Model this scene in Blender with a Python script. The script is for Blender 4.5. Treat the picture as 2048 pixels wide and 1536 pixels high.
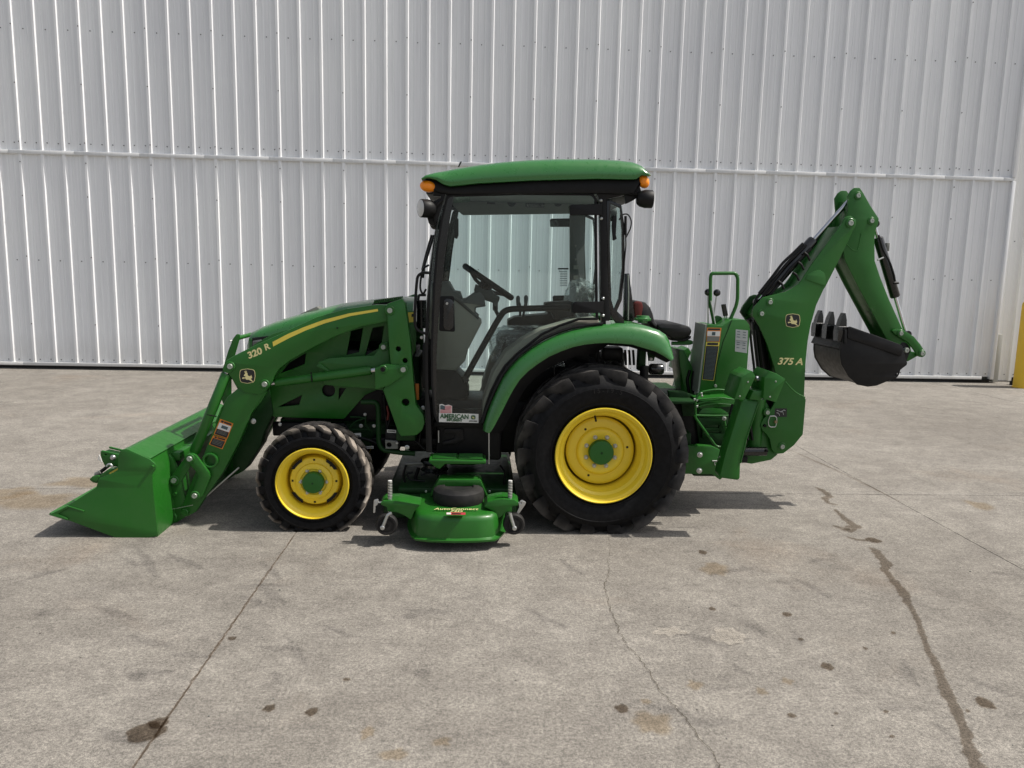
import bpy, bmesh, math, random
from mathutils import Vector, Matrix, noise
random.seed(7)
sc = bpy.context.scene
for o in list(bpy.data.objects): bpy.data.objects.remove(o)
PI = math.pi

# ------------------------------------------------------------------ camera
FPX, YAW, PITCH, ROLL, HCAM = 1520.0, math.radians(2.77), math.radians(8.39), math.radians(1.22), 1.562
_f = Vector((math.sin(YAW)*math.cos(PITCH), math.cos(YAW)*math.cos(PITCH), -math.sin(PITCH)))
_r = Vector((math.cos(YAW), -math.sin(YAW), 0)); _u = _r.cross(_f)
RX = math.cos(ROLL)*_r + math.sin(ROLL)*_u
RY = -math.sin(ROLL)*_r + math.cos(ROLL)*_u
CAMP = Vector((0, 0, HCAM))
cam = bpy.data.cameras.new('camera'); camo = bpy.data.objects.new('camera', cam)
sc.collection.objects.link(camo)
m = Matrix((RX, RY, -_f)).transposed().to_4x4(); m.translation = CAMP
camo.matrix_world = m
cam.sensor_fit = 'HORIZONTAL'; cam.sensor_width = 36.0; cam.lens = FPX/2048*36.0
cam.clip_start = 0.05; cam.clip_end = 8000
sc.camera = camo

# ------------------------------------------------------------------ sky and sun
SUN_EL, SUN_AZ = math.radians(54), math.radians(-4)      # azimuth from +X, negative towards the camera side
wd = bpy.data.worlds.new('World'); sc.world = wd; wd.use_nodes = True
nt = wd.node_tree; nt.nodes.clear()
sky = nt.nodes.new('ShaderNodeTexSky'); sky.sky_type = 'NISHITA'; sky.sun_disc = False
sky.sun_elevation = SUN_EL; sky.sun_rotation = PI/2 - SUN_AZ
sky.air_density = 1.0; sky.dust_density = 3.0; sky.ozone_density = 1.0
hs = nt.nodes.new('ShaderNodeHueSaturation'); hs.inputs['Saturation'].default_value = 0.45
bg = nt.nodes.new('ShaderNodeBackground'); bg.inputs['Strength'].default_value = 0.13
wo = nt.nodes.new('ShaderNodeOutputWorld')
nt.links.new(sky.outputs[0], hs.inputs['Color']); nt.links.new(hs.outputs[0], bg.inputs[0]); nt.links.new(bg.outputs[0], wo.inputs[0])
sl = bpy.data.lights.new('sun', 'SUN'); sl.energy = 4.6; sl.angle = math.radians(0.9); sl.color = (1, .95, .87)
so = bpy.data.objects.new('sun', sl); sc.collection.objects.link(so)
sdir = Vector((math.cos(SUN_EL)*math.cos(SUN_AZ), math.cos(SUN_EL)*math.sin(SUN_AZ), math.sin(SUN_EL)))
so.rotation_euler = sdir.to_track_quat('Z', 'Y').to_euler(); so.location = (20, 0, 25)
sc.view_settings.view_transform = 'Standard'; sc.view_settings.look = 'None'
sc.view_settings.exposure = 0.13; sc.view_settings.gamma = 1; sc.view_settings.use_curve_mapping = False
sc.render.engine = 'CYCLES'
sc.cycles.use_denoising = True
sc.cycles.max_bounces = 8; sc.cycles.transparent_max_bounces = 16
sc.cycles.sample_clamp_indirect = 6

# ------------------------------------------------------------------ pixel (2048x1536 photo grid) -> place
def ray(px, py): return RX*((px-1024)/FPX) + RY*(-(py-768)/FPX) + _f
def at(px, py, Y):
    v = ray(px, py); return CAMP + v*(Y/v.y)
def gnd(px, py, z=0):
    v = ray(px, py); return CAMP + v*((z-HCAM)/v.z)
def mpp(Y): return Y/FPX          # metres per photo pixel at depth Y
YC = 5.07                          # centre plane of the tractor
def far(Y): return 2*YC - Y

# ------------------------------------------------------------------ materials
def nmat(name):
    M = bpy.data.materials.new(name); M.use_nodes = True
    n = M.node_tree.nodes; b = n['Principled BSDF']; return M, n, M.node_tree.links, b
def ramp(n, p0, p1, c0, c1):
    r = n.new('ShaderNodeValToRGB'); e = r.color_ramp.elements
    e[0].position = p0; e[1].position = p1
    e[0].color = (*c0, 1) if len(c0) == 3 else c0; e[1].color = (*c1, 1) if len(c1) == 3 else c1
    return r
def tex(n, l, scale, detail=4, rough=.55, stretch=None, dist=0):
    g = n.new('ShaderNodeNewGeometry'); t = n.new('ShaderNodeTexNoise')
    t.inputs['Scale'].default_value = scale; t.inputs['Detail'].default_value = detail
    t.inputs['Roughness'].default_value = rough; t.inputs['Distortion'].default_value = dist
    if stretch:
        mp = n.new('ShaderNodeMapping'); mp.inputs['Scale'].default_value = stretch
        l.new(g.outputs['Position'], mp.inputs[0]); l.new(mp.outputs[0], t.inputs['Vector'])
    else: l.new(g.outputs['Position'], t.inputs['Vector'])
    return t
def mixc(n, l, fac, a, b, mode='MIX'):
    x = n.new('ShaderNodeMix'); x.data_type = 'RGBA'; x.blend_type = mode
    for s, v in ((0, fac), (6, a), (7, b)):
        if hasattr(v, 'is_linked') or hasattr(v, 'links'): l.new(v, x.inputs[s])
        elif isinstance(v, (int, float)): x.inputs[s].default_value = v
        else: x.inputs[s].default_value = (*v, 1)
    return x.outputs[2]
def paint(name, col, rough=.35, metal=0, coat=0.0, dust=.12, spec=.5, dcol=(.22,.2,.17), bump=0.0, bscale=200, vscale=6):
    M, n, l, b = nmat(name)
    b.inputs['Roughness'].default_value = rough; b.inputs['Metallic'].default_value = metal
    b.inputs['Specular IOR Level'].default_value = spec
    b.inputs['Coat Weight'].default_value = coat; b.inputs['Coat Roughness'].default_value = .12
    t = tex(n, l, vscale, 6, .62); r = ramp(n, .42, .78, (0,0,0), (dust,dust,dust)); l.new(t.outputs[0], r.inputs[0])
    c = mixc(n, l, r.outputs[0], col, dcol)
    l.new(c, b.inputs['Base Color'])
    t2 = tex(n, l, vscale*5, 5); r2 = ramp(n, .3, .75, (max(rough-.06,0),)*3, (rough+.12,)*3)
    l.new(t2.outputs[0], r2.inputs[0]); l.new(r2.outputs[0], b.inputs['Roughness'])
    if bump:
        t3 = tex(n, l, bscale, 3); bp = n.new('ShaderNodeBump'); bp.inputs['Strength'].default_value = bump; bp.inputs['Distance'].default_value = .002
        l.new(t3.outputs[0], bp.inputs['Height']); l.new(bp.outputs[0], b.inputs['Normal'])
    return M
GREEN = paint('green paint', (.0125, .110, .0095), .38, 0, .06, .04, .40)
GREEN2 = paint('green plastic', (.024, .145, .027), .30, 0, .5, .03)
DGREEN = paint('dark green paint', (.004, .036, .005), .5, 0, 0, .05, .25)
YELLOW = paint('yellow paint', (.80, .60, .03), .40, 0, .15, .04)
BLACK = paint('black metal', (.0035, .0035, .004), .45, 0, 0, .015, .28)
BPLAST = paint('black plastic', (.0045, .0045, .005), .5, 0, 0, .015, .25, bump=.15)
BGLOSS = paint('black gloss', (.004, .004, .0045), .22, 0, .3, .01)
BUCKETB = paint('black bucket paint', (.0045, .0045, .0055), .42, 0, 0, .06, .3, dcol=(.14,.13,.12))
CHROME = paint('chrome', (.62, .62, .64), .16, 1, 0, .02)
ZINC = paint('zinc', (.52, .53, .52), .36, .9, 0, .05)
PIN = paint('pin steel', (.42, .46, .41), .45, .7, 0, .1)
TAN = paint('tan trim', (.30, .285, .24), .6, 0, 0, .06, dcol=(.16,.15,.13))
GREYT = paint('charcoal trim', (.07, .075, .075), .6, 0, 0, .05)
WHITE = paint('white print', (.62, .62, .60), .5, 0, 0, .02)
YPRINT = paint('yellow print', (.72, .58, .08), .5, 0, 0, .02)
CREAM = paint('cream print', (.70, .62, .30), .5, 0, 0, .02)
BPRINT = paint('black print', (.012, .012, .012), .5, 0, 0, .02)
OPRINT = paint('orange print', (.65, .20, .02), .5, 0, 0, .02)
RPRINT = paint('red print', (.40, .03, .05), .5, 0, 0, .02)
GPRINT = paint('green print', (.03, .09, .04), .5, 0, 0, .02)
NPRINT = paint('slate print', (.05, .08, .09), .5, 0, 0, .02)
REDV = paint('red vinyl', (.12, .008, .005), .4, 0, 0, .04)
VINYL = paint('black vinyl', (.006, .006, .006), .42, 0, 0, .02, .35, bump=.1)
GREYM = paint('grey metal', (.16, .165, .15), .5, .3, 0, .2)
ROPS = paint('dull grey green', (.25, .27, .24), .5, 0, 0, .15)
BYEL = paint('bollard yellow', (.78, .50, .03), .5, 0, 0, .1, bump=.1, bscale=60)

def rubber(name, axis_r0, axis_r1, dust_lit, dc=(.30, .26, .22)):
    M, n, l, b = nmat(name); b.inputs['Roughness'].default_value = .55; b.inputs['Specular IOR Level'].default_value = .16
    tc = n.new('ShaderNodeTexCoord'); sp = n.new('ShaderNodeSeparateXYZ'); l.new(tc.outputs['Object'], sp.inputs[0])
    cx = n.new('ShaderNodeCombineXYZ'); l.new(sp.outputs[0], cx.inputs[0]); l.new(sp.outputs[2], cx.inputs[2])
    ln = n.new('ShaderNodeVectorMath'); ln.operation = 'LENGTH'; l.new(cx.outputs[0], ln.inputs[0])
    mr = n.new('ShaderNodeMapRange'); mr.inputs[1].default_value = axis_r0; mr.inputs[2].default_value = axis_r1
    l.new(ln.outputs['Value'], mr.inputs[0])
    t = n.new('ShaderNodeTexNoise'); t.inputs['Scale'].default_value = 14; t.inputs['Detail'].default_value = 6
    l.new(tc.outputs['Object'], t.inputs['Vector']); r = ramp(n, .3, .62, (.25,.25,.25), (1,1,1)); l.new(t.outputs[0], r.inputs[0])
    mu = n.new('ShaderNodeMath'); mu.operation = 'MULTIPLY'; l.new(mr.outputs[0], mu.inputs[0]); l.new(r.outputs[0], mu.inputs[1])
    mu2 = n.new('ShaderNodeMath'); mu2.operation = 'MULTIPLY'; mu2.inputs[1].default_value = dust_lit; l.new(mu.outputs[0], mu2.inputs[0])
    t2 = n.new('ShaderNodeTexNoise'); t2.inputs['Scale'].default_value = 40; t2.inputs['Detail'].default_value = 5
    l.new(tc.outputs['Object'], t2.inputs['Vector']); r2 = ramp(n, .35, .7, (.0035,.0035,.004), (.008,.008,.009)); l.new(t2.outputs[0], r2.inputs[0])
    c = mixc(n, l, mu2.outputs[0], r2.outputs[0], dc); l.new(c, b.inputs['Base Color'])
    bp = n.new('ShaderNodeBump'); bp.inputs['Strength'].default_value = .25; bp.inputs['Distance'].default_value = .002
    t3 = n.new('ShaderNodeTexNoise'); t3.inputs['Scale'].default_value = 120; l.new(tc.outputs['Object'], t3.inputs['Vector'])
    l.new(t3.outputs[0], bp.inputs['Height']); l.new(bp.outputs[0], b.inputs['Normal'])
    return M
RUB_S = paint('small tyre rubber', (.009, .009, .0095), .6, 0, 0, .12, .3)

def glassmat(name, tint, refl=1.0):
    M = bpy.data.materials.new(name); M.use_nodes = True; n = M.node_tree.nodes; l = M.node_tree.links; n.clear()
    o = n.new('ShaderNodeOutputMaterial'); t = n.new('ShaderNodeBsdfTransparent'); t.inputs[0].default_value = (*tint, 1)
    g = n.new('ShaderNodeBsdfGlossy'); g.inputs['Roughness'].default_value = .02
    fr = n.new('ShaderNodeFresnel'); fr.inputs[0].default_value = 1.42
    mu = n.new('ShaderNodeMath'); mu.operation = 'MULTIPLY'; mu.inputs[1].default_value = refl; l.new(fr.outputs[0], mu.inputs[0])
    mx = n.new('ShaderNodeMixShader'); l.new(mu.outputs[0], mx.inputs[0]); l.new(t.outputs[0], mx.inputs[1]); l.new(g.outputs[0], mx.inputs[2]); l.new(mx.outputs[0], o.inputs[0])
    return M
GLASS = glassmat('tinted glass', (.93, .985, .972), .9)
GLASS2 = glassmat('rear glass', (.92, .98, .965), .25)
CEIL = paint('ceiling trim', (.15, .155, .145), .7, 0, 0, .03)
HLENS = paint('dark lamp lens', (.12,.125,.12), .15, 0, .5, .02)
LENS = paint('lamp lens', (.55, .55, .53), .15, 0, .5, .02)
M, n, l, b = nmat('amber lens'); b.inputs['Base Color'].default_value = (1.0, .30, .015, 1); b.inputs['Roughness'].default_value = .18
b.inputs['Transmission Weight'].default_value = .0; AMBER = M
# clear plastic wrap on the seat
M = bpy.data.materials.new('plastic wrap'); M.use_nodes = True; n = M.node_tree.nodes; l = M.node_tree.links; n.clear()
o = n.new('ShaderNodeOutputMaterial'); t = n.new('ShaderNodeBsdfTransparent'); t.inputs[0].default_value = (.85,.88,.88,1)
d = n.new('ShaderNodeBsdfPrincipled'); d.inputs['Base Color'].default_value = (.5,.52,.52,1); d.inputs['Roughness'].default_value = .18
tn = tex(n, l, 30, 5, .6, dist=1.5); bp = n.new('ShaderNodeBump'); bp.inputs['Strength'].default_value = .9; bp.inputs['Distance'].default_value = .01
l.new(tn.outputs[0], bp.inputs['Height']); l.new(bp.outputs[0], d.inputs['Normal'])
rr = ramp(n, .35, .7, (.12,.12,.12), (.5,.5,.5)); l.new(tn.outputs[0], rr.inputs[0])
mx = n.new('ShaderNodeMixShader'); l.new(rr.outputs[0], mx.inputs[0]); l.new(t.outputs[0], mx.inputs[1]); l.new(d.outputs[0], mx.inputs[2]); l.new(mx.outputs[0], o.inputs[0])
WRAP = M
# concrete
def concrete():
    M, n, l, b = nmat('concrete'); b.inputs['Roughness'].default_value = .9; b.inputs['Specular IOR Level'].default_value = .25
    big = tex(n, l, .45, 5, .6); mid = tex(n, l, 4.2, 9, .72, dist=.5); pit = tex(n, l, 24, 7, .75); r8 = ramp(n, .38, .62, (.84,.838,.835), (1.13,1.125,1.12)); l.new(pit.outputs[0], r8.inputs[0])
    fine = tex(n, l, 80, 4, .85); vf = tex(n, l, 270, 2, .9); wsp = tex(n, l, 150, 3, .8)
    st = tex(n, l, 4.0, 7, .68, (.75, 1.5, 1), 1.0)
    r1 = ramp(n, .28, .72, (.196,.182,.164), (.286,.270,.247)); l.new(big.outputs[0], r1.inputs[0])
    r2 = ramp(n, .3, .74, (.70,.69,.68), (1.13,1.125,1.105)); l.new(mid.outputs[0], r2.inputs[0])
    r3 = ramp(n, .40, .60, (.68,.68,.68), (1.32,1.31,1.29)); l.new(fine.outputs[0], r3.inputs[0])
    r4 = ramp(n, .40, .60, (.68,.68,.68), (1.32,1.32,1.32)); r7 = ramp(n, .66, .74, (1,1,1), (1.55,1.54,1.52)); l.new(wsp.outputs[0], r7.inputs[0]); l.new(vf.outputs[0], r4.inputs[0])
    r5 = ramp(n, .38, .66, (.91,.905,.905), (1.04,1.04,1.035)); l.new(st.outputs[0], r5.inputs[0])
    c = r1.outputs[0]
    for r in (r2, r3, r4, r5, r7, r8): c = mixc(n, l, 1.0, c, r.outputs[0], 'MULTIPLY')
    bl = tex(n, l, 30, 4, .6, (.12, 1.6, 1), .3); r6 = ramp(n, .3, .7, (.95,.95,.95), (1.04,1.04,1.04)); l.new(bl.outputs[0], r6.inputs[0]); c = mixc(n, l, 1.0, c, r6.outputs[0], 'MULTIPLY')
    # dark rubber scuffs and faint rust, sparse
    sc1 = tex(n, l, 1.3, 8, .7, (1.0, 3.0, 1), 2.2); rs = ramp(n, .60, .72, (1,1,1), (.86,.86,.875)); l.new(sc1.outputs[0], rs.inputs[0])
    c = mixc(n, l, 1.0, c, rs.outputs[0], 'MULTIPLY')
    sc2 = tex(n, l, .8, 6, .6, None, .5); ru = ramp(n, .58, .78, (1,1,1), (1.01,.92,.85)); l.new(sc2.outputs[0], ru.inputs[0])
    c = mixc(n, l, 1.0, c, ru.outputs[0], 'MULTIPLY')
    # pale scratches
    sc3 = tex(n, l, 16, 8, .75, (1.0, 1.0, 1), 3.0); rp = ramp(n, .685, .72, (1,1,1), (1.3,1.29,1.27)); l.new(sc3.outputs[0], rp.inputs[0])
    c = mixc(n, l, 1.0, c, rp.outputs[0], 'MULTIPLY')
    l.new(c, b.inputs['Base Color'])
    bp = n.new('ShaderNodeBump'); bp.inputs['Strength'].default_value = .5; bp.inputs['Distance'].default_value = .003
    l.new(fine.outputs[0], bp.inputs['Height']); l.new(bp.outputs[0], b.inputs['Normal'])
    return M
CONC = concrete()
JOINT = paint('joint filler', (.12, .10, .08), .9, 0, 0, .9, .1, (.30,.27,.24), 1.0, 90, 40)
def wallmat(name, c0, c1):
    M, n, l, b = nmat(name); b.inputs['Roughness'].default_value = .5; b.inputs['Specular IOR Level'].default_value = .4
    t = tex(n, l, 26, 6, .7, (1, 1, .02)); r = ramp(n, .3, .7, c0, c1); l.new(t.outputs[0], r.inputs[0])
    oi = n.new('ShaderNodeObjectInfo'); ro_ = ramp(n, 0, 1, (.965,.965,.97), (1.03,1.03,1.03)); l.new(oi.outputs['Random'], ro_.inputs[0])
    gz = n.new('ShaderNodeNewGeometry'); sz_ = n.new('ShaderNodeSeparateXYZ'); l.new(gz.outputs['Position'], sz_.inputs[0]); mz = n.new('ShaderNodeMapRange'); mz.inputs[1].default_value = .05; mz.inputs[2].default_value = .55; mz.inputs[3].default_value = .5; mz.inputs[4].default_value = 0; l.new(sz_.outputs[2], mz.inputs[0])
    td = tex(n, l, 9, 6, .7, (1,1,.5)); md_ = n.new('ShaderNodeMath'); md_.operation = 'MULTIPLY'; l.new(td.outputs[0], md_.inputs[0]); l.new(mz.outputs[0], md_.inputs[1])
    t2 = tex(n, l, .5, 4); r2 = ramp(n, .3, .7, (.95,.95,.96), (1.03,1.03,1.02)); l.new(t2.outputs[0], r2.inputs[0])
    c = mixc(n, l, 1.0, r.outputs[0], r2.outputs[0], 'MULTIPLY'); c = mixc(n, l, 1.0, c, ro_.outputs[0], 'MULTIPLY'); c = mixc(n, l, md_.outputs[0], c, (.42,.39,.34)); l.new(c, b.inputs['Base Color'])
    t3 = tex(n, l, 3.5, 4, .55, (1, 1, .3)); bp = n.new('ShaderNodeBump'); bp.inputs['Strength'].default_value = .4; bp.inputs['Distance'].default_value = .02
    l.new(t3.outputs[0], bp.inputs['Height']); l.new(bp.outputs[0], b.inputs['Normal'])
    return M
SHEET = wallmat('white sheet metal', (.74,.75,.76), (.86,.87,.88))
SHEET2 = wallmat('cream sheet metal', (.76,.76,.74), (.85,.85,.83))
TRIM = wallmat('trim metal', (.66,.67,.67), (.75,.76,.76))
SCREW = paint('screw heads', (.13, .13, .135), .5, .5, 0, .1)
# stains: tinted filters over the concrete; 'a' fades the edge
def stainmat(name, tint, lo=.35, hi=.6, sc_=60):
    M = bpy.data.materials.new(name); M.use_nodes = True; n = M.node_tree.nodes; l = M.node_tree.links; n.clear()
    o = n.new('ShaderNodeOutputMaterial'); t = n.new('ShaderNodeBsdfTransparent')
    at_ = n.new('ShaderNodeAttribute'); at_.attribute_name = 'a'
    nz = tex(n, l, sc_, 5, .65); ad = n.new('ShaderNodeMath'); ad.operation = 'MULTIPLY_ADD'; ad.inputs[1].default_value = .55; l.new(nz.outputs[0], ad.inputs[0]); l.new(at_.outputs['Fac'], ad.inputs[2])
    su = n.new('ShaderNodeMath'); su.operation = 'SUBTRACT'; su.inputs[1].default_value = .27; l.new(ad.outputs[0], su.inputs[0])
    r = ramp(n, lo, hi, (1,1,1), tint); l.new(su.outputs[0], r.inputs[0]); l.new(r.outputs[0], t.inputs[0]); l.new(t.outputs[0], o.inputs[0])
    return M
WET = stainmat('wet stain', (.72,.69,.66)); OIL = stainmat('oil stain', (.62,.58,.54)); RUST = stainmat('tan stain', (.93,.885,.82), .15, .95, 25)
CRACK = stainmat('dark crack', (.48,.46,.43), .25, .5, 90)  # dark tint of the crack line itself
M = bpy.data.materials.new('chipped pale patch'); M.use_nodes = True; n = M.node_tree.nodes; l = M.node_tree.links; n.clear()
o = n.new('ShaderNodeOutputMaterial'); t = n.new('ShaderNodeBsdfTransparent'); d = n.new('ShaderNodeBsdfDiffuse'); d.inputs[0].default_value = (.52,.47,.40,1)
at_ = n.new('ShaderNodeAttribute'); at_.attribute_name = 'a'; nz = tex(n, l, 60, 7, .8, (1,1.6,1), .6)
ad = n.new('ShaderNodeMath'); ad.operation = 'MULTIPLY_ADD'; ad.inputs[1].default_value = 1.1; l.new(nz.outputs[0], ad.inputs[0]); l.new(at_.outputs['Fac'], ad.inputs[2])
r = ramp(n, 1.40/2, 1.64/2, (0,0,0), (.42,.42,.42)); dv = n.new('ShaderNodeMath'); dv.operation = 'MULTIPLY'; dv.inputs[1].default_value = .5
l.new(ad.outputs[0], dv.inputs[0]); l.new(dv.outputs[0], r.inputs[0])
mx = n.new('ShaderNodeMixShader'); l.new(r.outputs[0], mx.inputs[0]); l.new(t.outputs[0], mx.inputs[1]); l.new(d.outputs[0], mx.inputs[2]); l.new(mx.outputs[0], o.inputs[0])
CHIP = M

# ------------------------------------------------------------------ builders
ORG = {}
def thing(name, label, cat, loc, group=None):
    o = bpy.data.objects.new(name, None); sc.collection.objects.link(o); o.location = loc; o.empty_display_size = .1
    o['label'] = label; o['category'] = cat
    if group: o['group'] = group
    ORG[o.name] = Vector(loc); return o
def link(o, parent):
    sc.collection.objects.link(o)
    if parent is not None:
        o.parent = parent
        if parent.name in ORG: o.location = o.location - ORG[parent.name]
        else: o.location = o.location - wpos(parent)
    return o
def wpos(p):
    v = Vector(p.location)
    return v + ORG[p.parent.name] if (p.parent and p.parent.name in ORG) else (v + wpos(p.parent) if p.parent else v)
def mesh_obj(name, me, mat, parent, smooth=35, loc=(0,0,0)):
    if mat is not None: me.materials.append(mat)
    if smooth:
        for p in me.polygons: p.use_smooth = True
        me.set_sharp_from_angle(angle=math.radians(smooth))
    o = bpy.data.objects.new(name, me); o.location = loc
    return link(o, parent)
def from_bm(name, bm, mat, parent, smooth=35, loc=(0,0,0)):
    me = bpy.data.meshes.new(name); bm.normal_update(); bm.to_mesh(me); bm.free()
    return mesh_obj(name, me, mat, parent, smooth, loc)
def rpoly(pts, r=0, seg=4):
    """round the corners of a 2D polygon; a point may carry its own radius as third value"""
    out = []; n = len(pts)
    for i in range(n):
        p = Vector(pts[i][:2]); rr = pts[i][2] if len(pts[i]) > 2 else r
        a = Vector(pts[i-1][:2]); c = Vector(pts[(i+1) % n][:2])
        u = a-p; v = c-p; lu, lv = u.length, v.length
        if rr <= 0 or lu < 1e-6 or lv < 1e-6: out.append(tuple(p)); continue
        u /= lu; v /= lv; ang = math.acos(max(-1, min(1, u.dot(v))))
        if ang > PI-.05: out.append(tuple(p)); continue
        d = min(rr/math.tan(ang/2), lu*.48, lv*.48)
        p0 = p+u*d; p1 = p+v*d
        for k in range(seg+1):
            t = k/seg; q = p0*(1-t)**2 + p*2*t*(1-t) + p1*t*t; out.append(tuple(q))
    return out
def circ(x, z, r, n=20): return [(x+r*math.cos(2*PI*k/n), z+r*math.sin(2*PI*k/n)) for k in range(n)]
def curve_mesh(loops, half, bev, res=1):
    c = bpy.data.curves.new('c', 'CURVE'); c.dimensions = '2D'; c.fill_mode = 'BOTH'
    c.extrude = max(half-bev, 0); c.bevel_depth = bev; c.offset = -bev; c.bevel_resolution = res
    for lp in loops:
        s = c.splines.new('POLY'); s.points.add(len(lp)-1); s.use_cyclic_u = True
        for p, q in zip(s.points, lp): p.co = (q[0], q[1], 0, 1)
    o = bpy.data.objects.new('c', c); me = bpy.data.meshes.new_from_object(o)
    bpy.data.objects.remove(o); bpy.data.curves.remove(c); me.materials.clear(); return me
def wxz(pts, Y): return [((lambda q: (q.x, q.z) + tuple(v*mpp(Y) for v in p[2:]))(at(p[0], p[1], Y))) for p in pts]
def plate_xz(name, loops, Y0, Y1, mat, parent, bev=.003, smooth=35):
    me = curve_mesh(loops, abs(Y1-Y0)/2, min(bev, abs(Y1-Y0)/2.2)); ym = (Y0+Y1)/2
    bm = bmesh.new(); bm.from_mesh(me); bpy.data.meshes.remove(me)
    bmesh.ops.remove_doubles(bm, verts=bm.verts, dist=1e-5)
    for v in bm.verts: v.co = Vector((v.co.x, ym-v.co.z, v.co.y))
    return from_bm(name, bm, mat, parent, smooth)
def plate(name, pts, Y0, Y1, mat, parent, r=0, holes=(), bev=.003, Yr=None):
    """flat piece cut to an outline read at depth Yr (its near face), Y0..Y1 thick; holes are (px, py, radius px)"""
    Yr = Y0 if Yr is None else Yr
    lp = [rpoly(wxz(pts, Yr), r*mpp(Yr))]
    for h in holes:
        if not isinstance(h[0], tuple): q = at(h[0], h[1], Yr); lp.append(circ(q.x, q.z, h[2]*mpp(Yr)))
    for h in holes:
        if isinstance(h[0], tuple): lp.append(rpoly(wxz(h, Yr), 0))
    return plate_xz(name, lp, Y0, Y1, mat, parent, bev)
def sweep(bm, path, rad, n=10, caps=True):
    path = [Vector(p) for p in path]; rad = rad if isinstance(rad, (list, tuple)) else [rad]*len(path)
    t0 = (path[1]-path[0]).normalized(); up = Vector((0,1,0)) if abs(t0.y) < .9 else Vector((1,0,0))
    a = t0.cross(up).normalized(); rings = []
    for i, p in enumerate(path):
        t = (path[min(i+1, len(path)-1)]-path[max(i-1, 0)]).normalized()
        a = (a - t*a.dot(t)).normalized(); b = t.cross(a)
        rings.append([bm.verts.new(p + (a*math.cos(2*PI*k/n) + b*math.sin(2*PI*k/n))*rad[i]) for k in range(n)])
    for r0, r1 in zip(rings, rings[1:]):
        for k in range(n): bm.faces.new((r0[k], r0[(k+1) % n], r1[(k+1) % n], r1[k]))
    if caps: bm.faces.new(rings[0][::-1]); bm.faces.new(rings[-1])
def rpath(pts, r, seg=5):
    out = [Vector(pts[0])]
    for i in range(1, len(pts)-1):
        p = Vector(pts[i]); u = Vector(pts[i-1])-p; v = Vector(pts[i+1])-p; d = min(r, u.length*.48, v.length*.48)
        p0 = p+u.normalized()*d; p1 = p+v.normalized()*d
        for k in range(seg+1):
            t = k/seg; out.append(p0*(1-t)**2+p*2*t*(1-t)+p1*t*t)
    out.append(Vector(pts[-1])); return out
def tube(name, pts, rad, mat, parent, bend=0, n=10, smooth=50):
    bm = bmesh.new(); sweep(bm, rpath(pts, bend) if bend else pts, rad, n); return from_bm(name, bm, mat, parent, smooth)
def tubepx(name, pts, Y, rad, mat, parent, bend=0, n=10):
    return tube(name, [at(p[0], p[1], p[2] if len(p) > 2 else Y) for p in pts], rad, mat, parent, bend, n)
def box_bm(bm, lo, hi, bev=.004, seg=2, rot=None, piv=None):
    lo = Vector(lo); hi = Vector(hi); c = (lo+hi)/2; s = hi-lo
    g = bmesh.ops.create_cube(bm, size=1); vs = g['verts']
    for v in vs: v.co = Vector((v.co.x*s.x, v.co.y*s.y, v.co.z*s.z)) + c
    if bev:
        es = list({e for v in vs for e in v.link_edges})
        r = bmesh.ops.bevel(bm, geom=es, offset=min(bev, min(s)*.45), segments=seg, affect='EDGES', profile=.5)
        vs = list({v for f in r['faces'] for v in f.verts} | {v for v in vs if v.is_valid})
    if rot is not None:
        pv = Vector(piv) if piv is not None else c
        for v in vs: v.co = rot @ (v.co-pv) + pv
def box(name, lo, hi, mat, parent, bev=.004, rot=None, piv=None, seg=2):
    bm = bmesh.new(); box_bm(bm, lo, hi, bev, seg, rot, piv); return from_bm(name, bm, mat, parent, 40)
def boxpx(name, x0, y0, x1, y1, Y0, Y1, mat, parent, bev=.004):
    a = at(x0, y1, Y0); b = at(x1, y0, Y0); return box(name, (a.x, Y0, a.z), (b.x, Y1, b.z), mat, parent, bev)
def lathe_bm(bm, prof, n=32, axis='Y', c=(0,0,0), close=False, phase=0):
    c = Vector(c); rings = []
    for r, y in prof:
        ring = []
        for k in range(n):
            a = 2*PI*k/n+phase; s, q = r*math.sin(a), r*math.cos(a)
            ring.append(bm.verts.new(c + (Vector((s, y, q)) if axis == 'Y' else Vector((s, q, y)) if axis == 'Z' else Vector((y, s, q)))))
        rings.append(ring)
    pr = list(zip(rings, rings[1:])) + ([(rings[-1], rings[0])] if close else [])
    for r0, r1 in pr:
        for k in range(n): bm.faces.new((r0[k], r0[(k+1) % n], r1[(k+1) % n], r1[k]))
    if not close:
        if prof[0][0] > 1e-4: bm.faces.new(rings[0])
        if prof[-1][0] > 1e-4: bm.faces.new(rings[-1][::-1])
    bmesh.ops.recalc_face_normals(bm, faces=bm.faces)
def lathe(name, prof, mat, parent, n=32, axis='Y', c=(0,0,0), close=False, smooth=35):
    bm = bmesh.new(); lathe_bm(bm, prof, n, axis, close=close); return from_bm(name, bm, mat, parent, smooth, c)
def rod(name, p, q, r, mat, parent, n=16): return tube(name, [p, q], r, mat, parent, 0, n)
_pin = {}
def pin(px, py, Y, rpx, parent, mat=None, collar=True, name='pin'):
    """round pin head with a painted collar, standing proud of a plate at depth Y towards the viewer"""
    q = at(px, py, Y); r = rpx*mpp(Y)
    o = lathe(name, [(r, .02), (r, -.012), (r*.86, -.016), (r*.45, -.016), (r*.38, -.013), (.0001, -.013)], mat or PIN, parent, 16, 'Y', q)
    if collar: lathe('collar', [(r*1.75, .02), (r*1.75, -.004), (r*1.55, -.007), (r*1.02, -.007)], GREEN, o, 20, 'Y', q)
    return o
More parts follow.
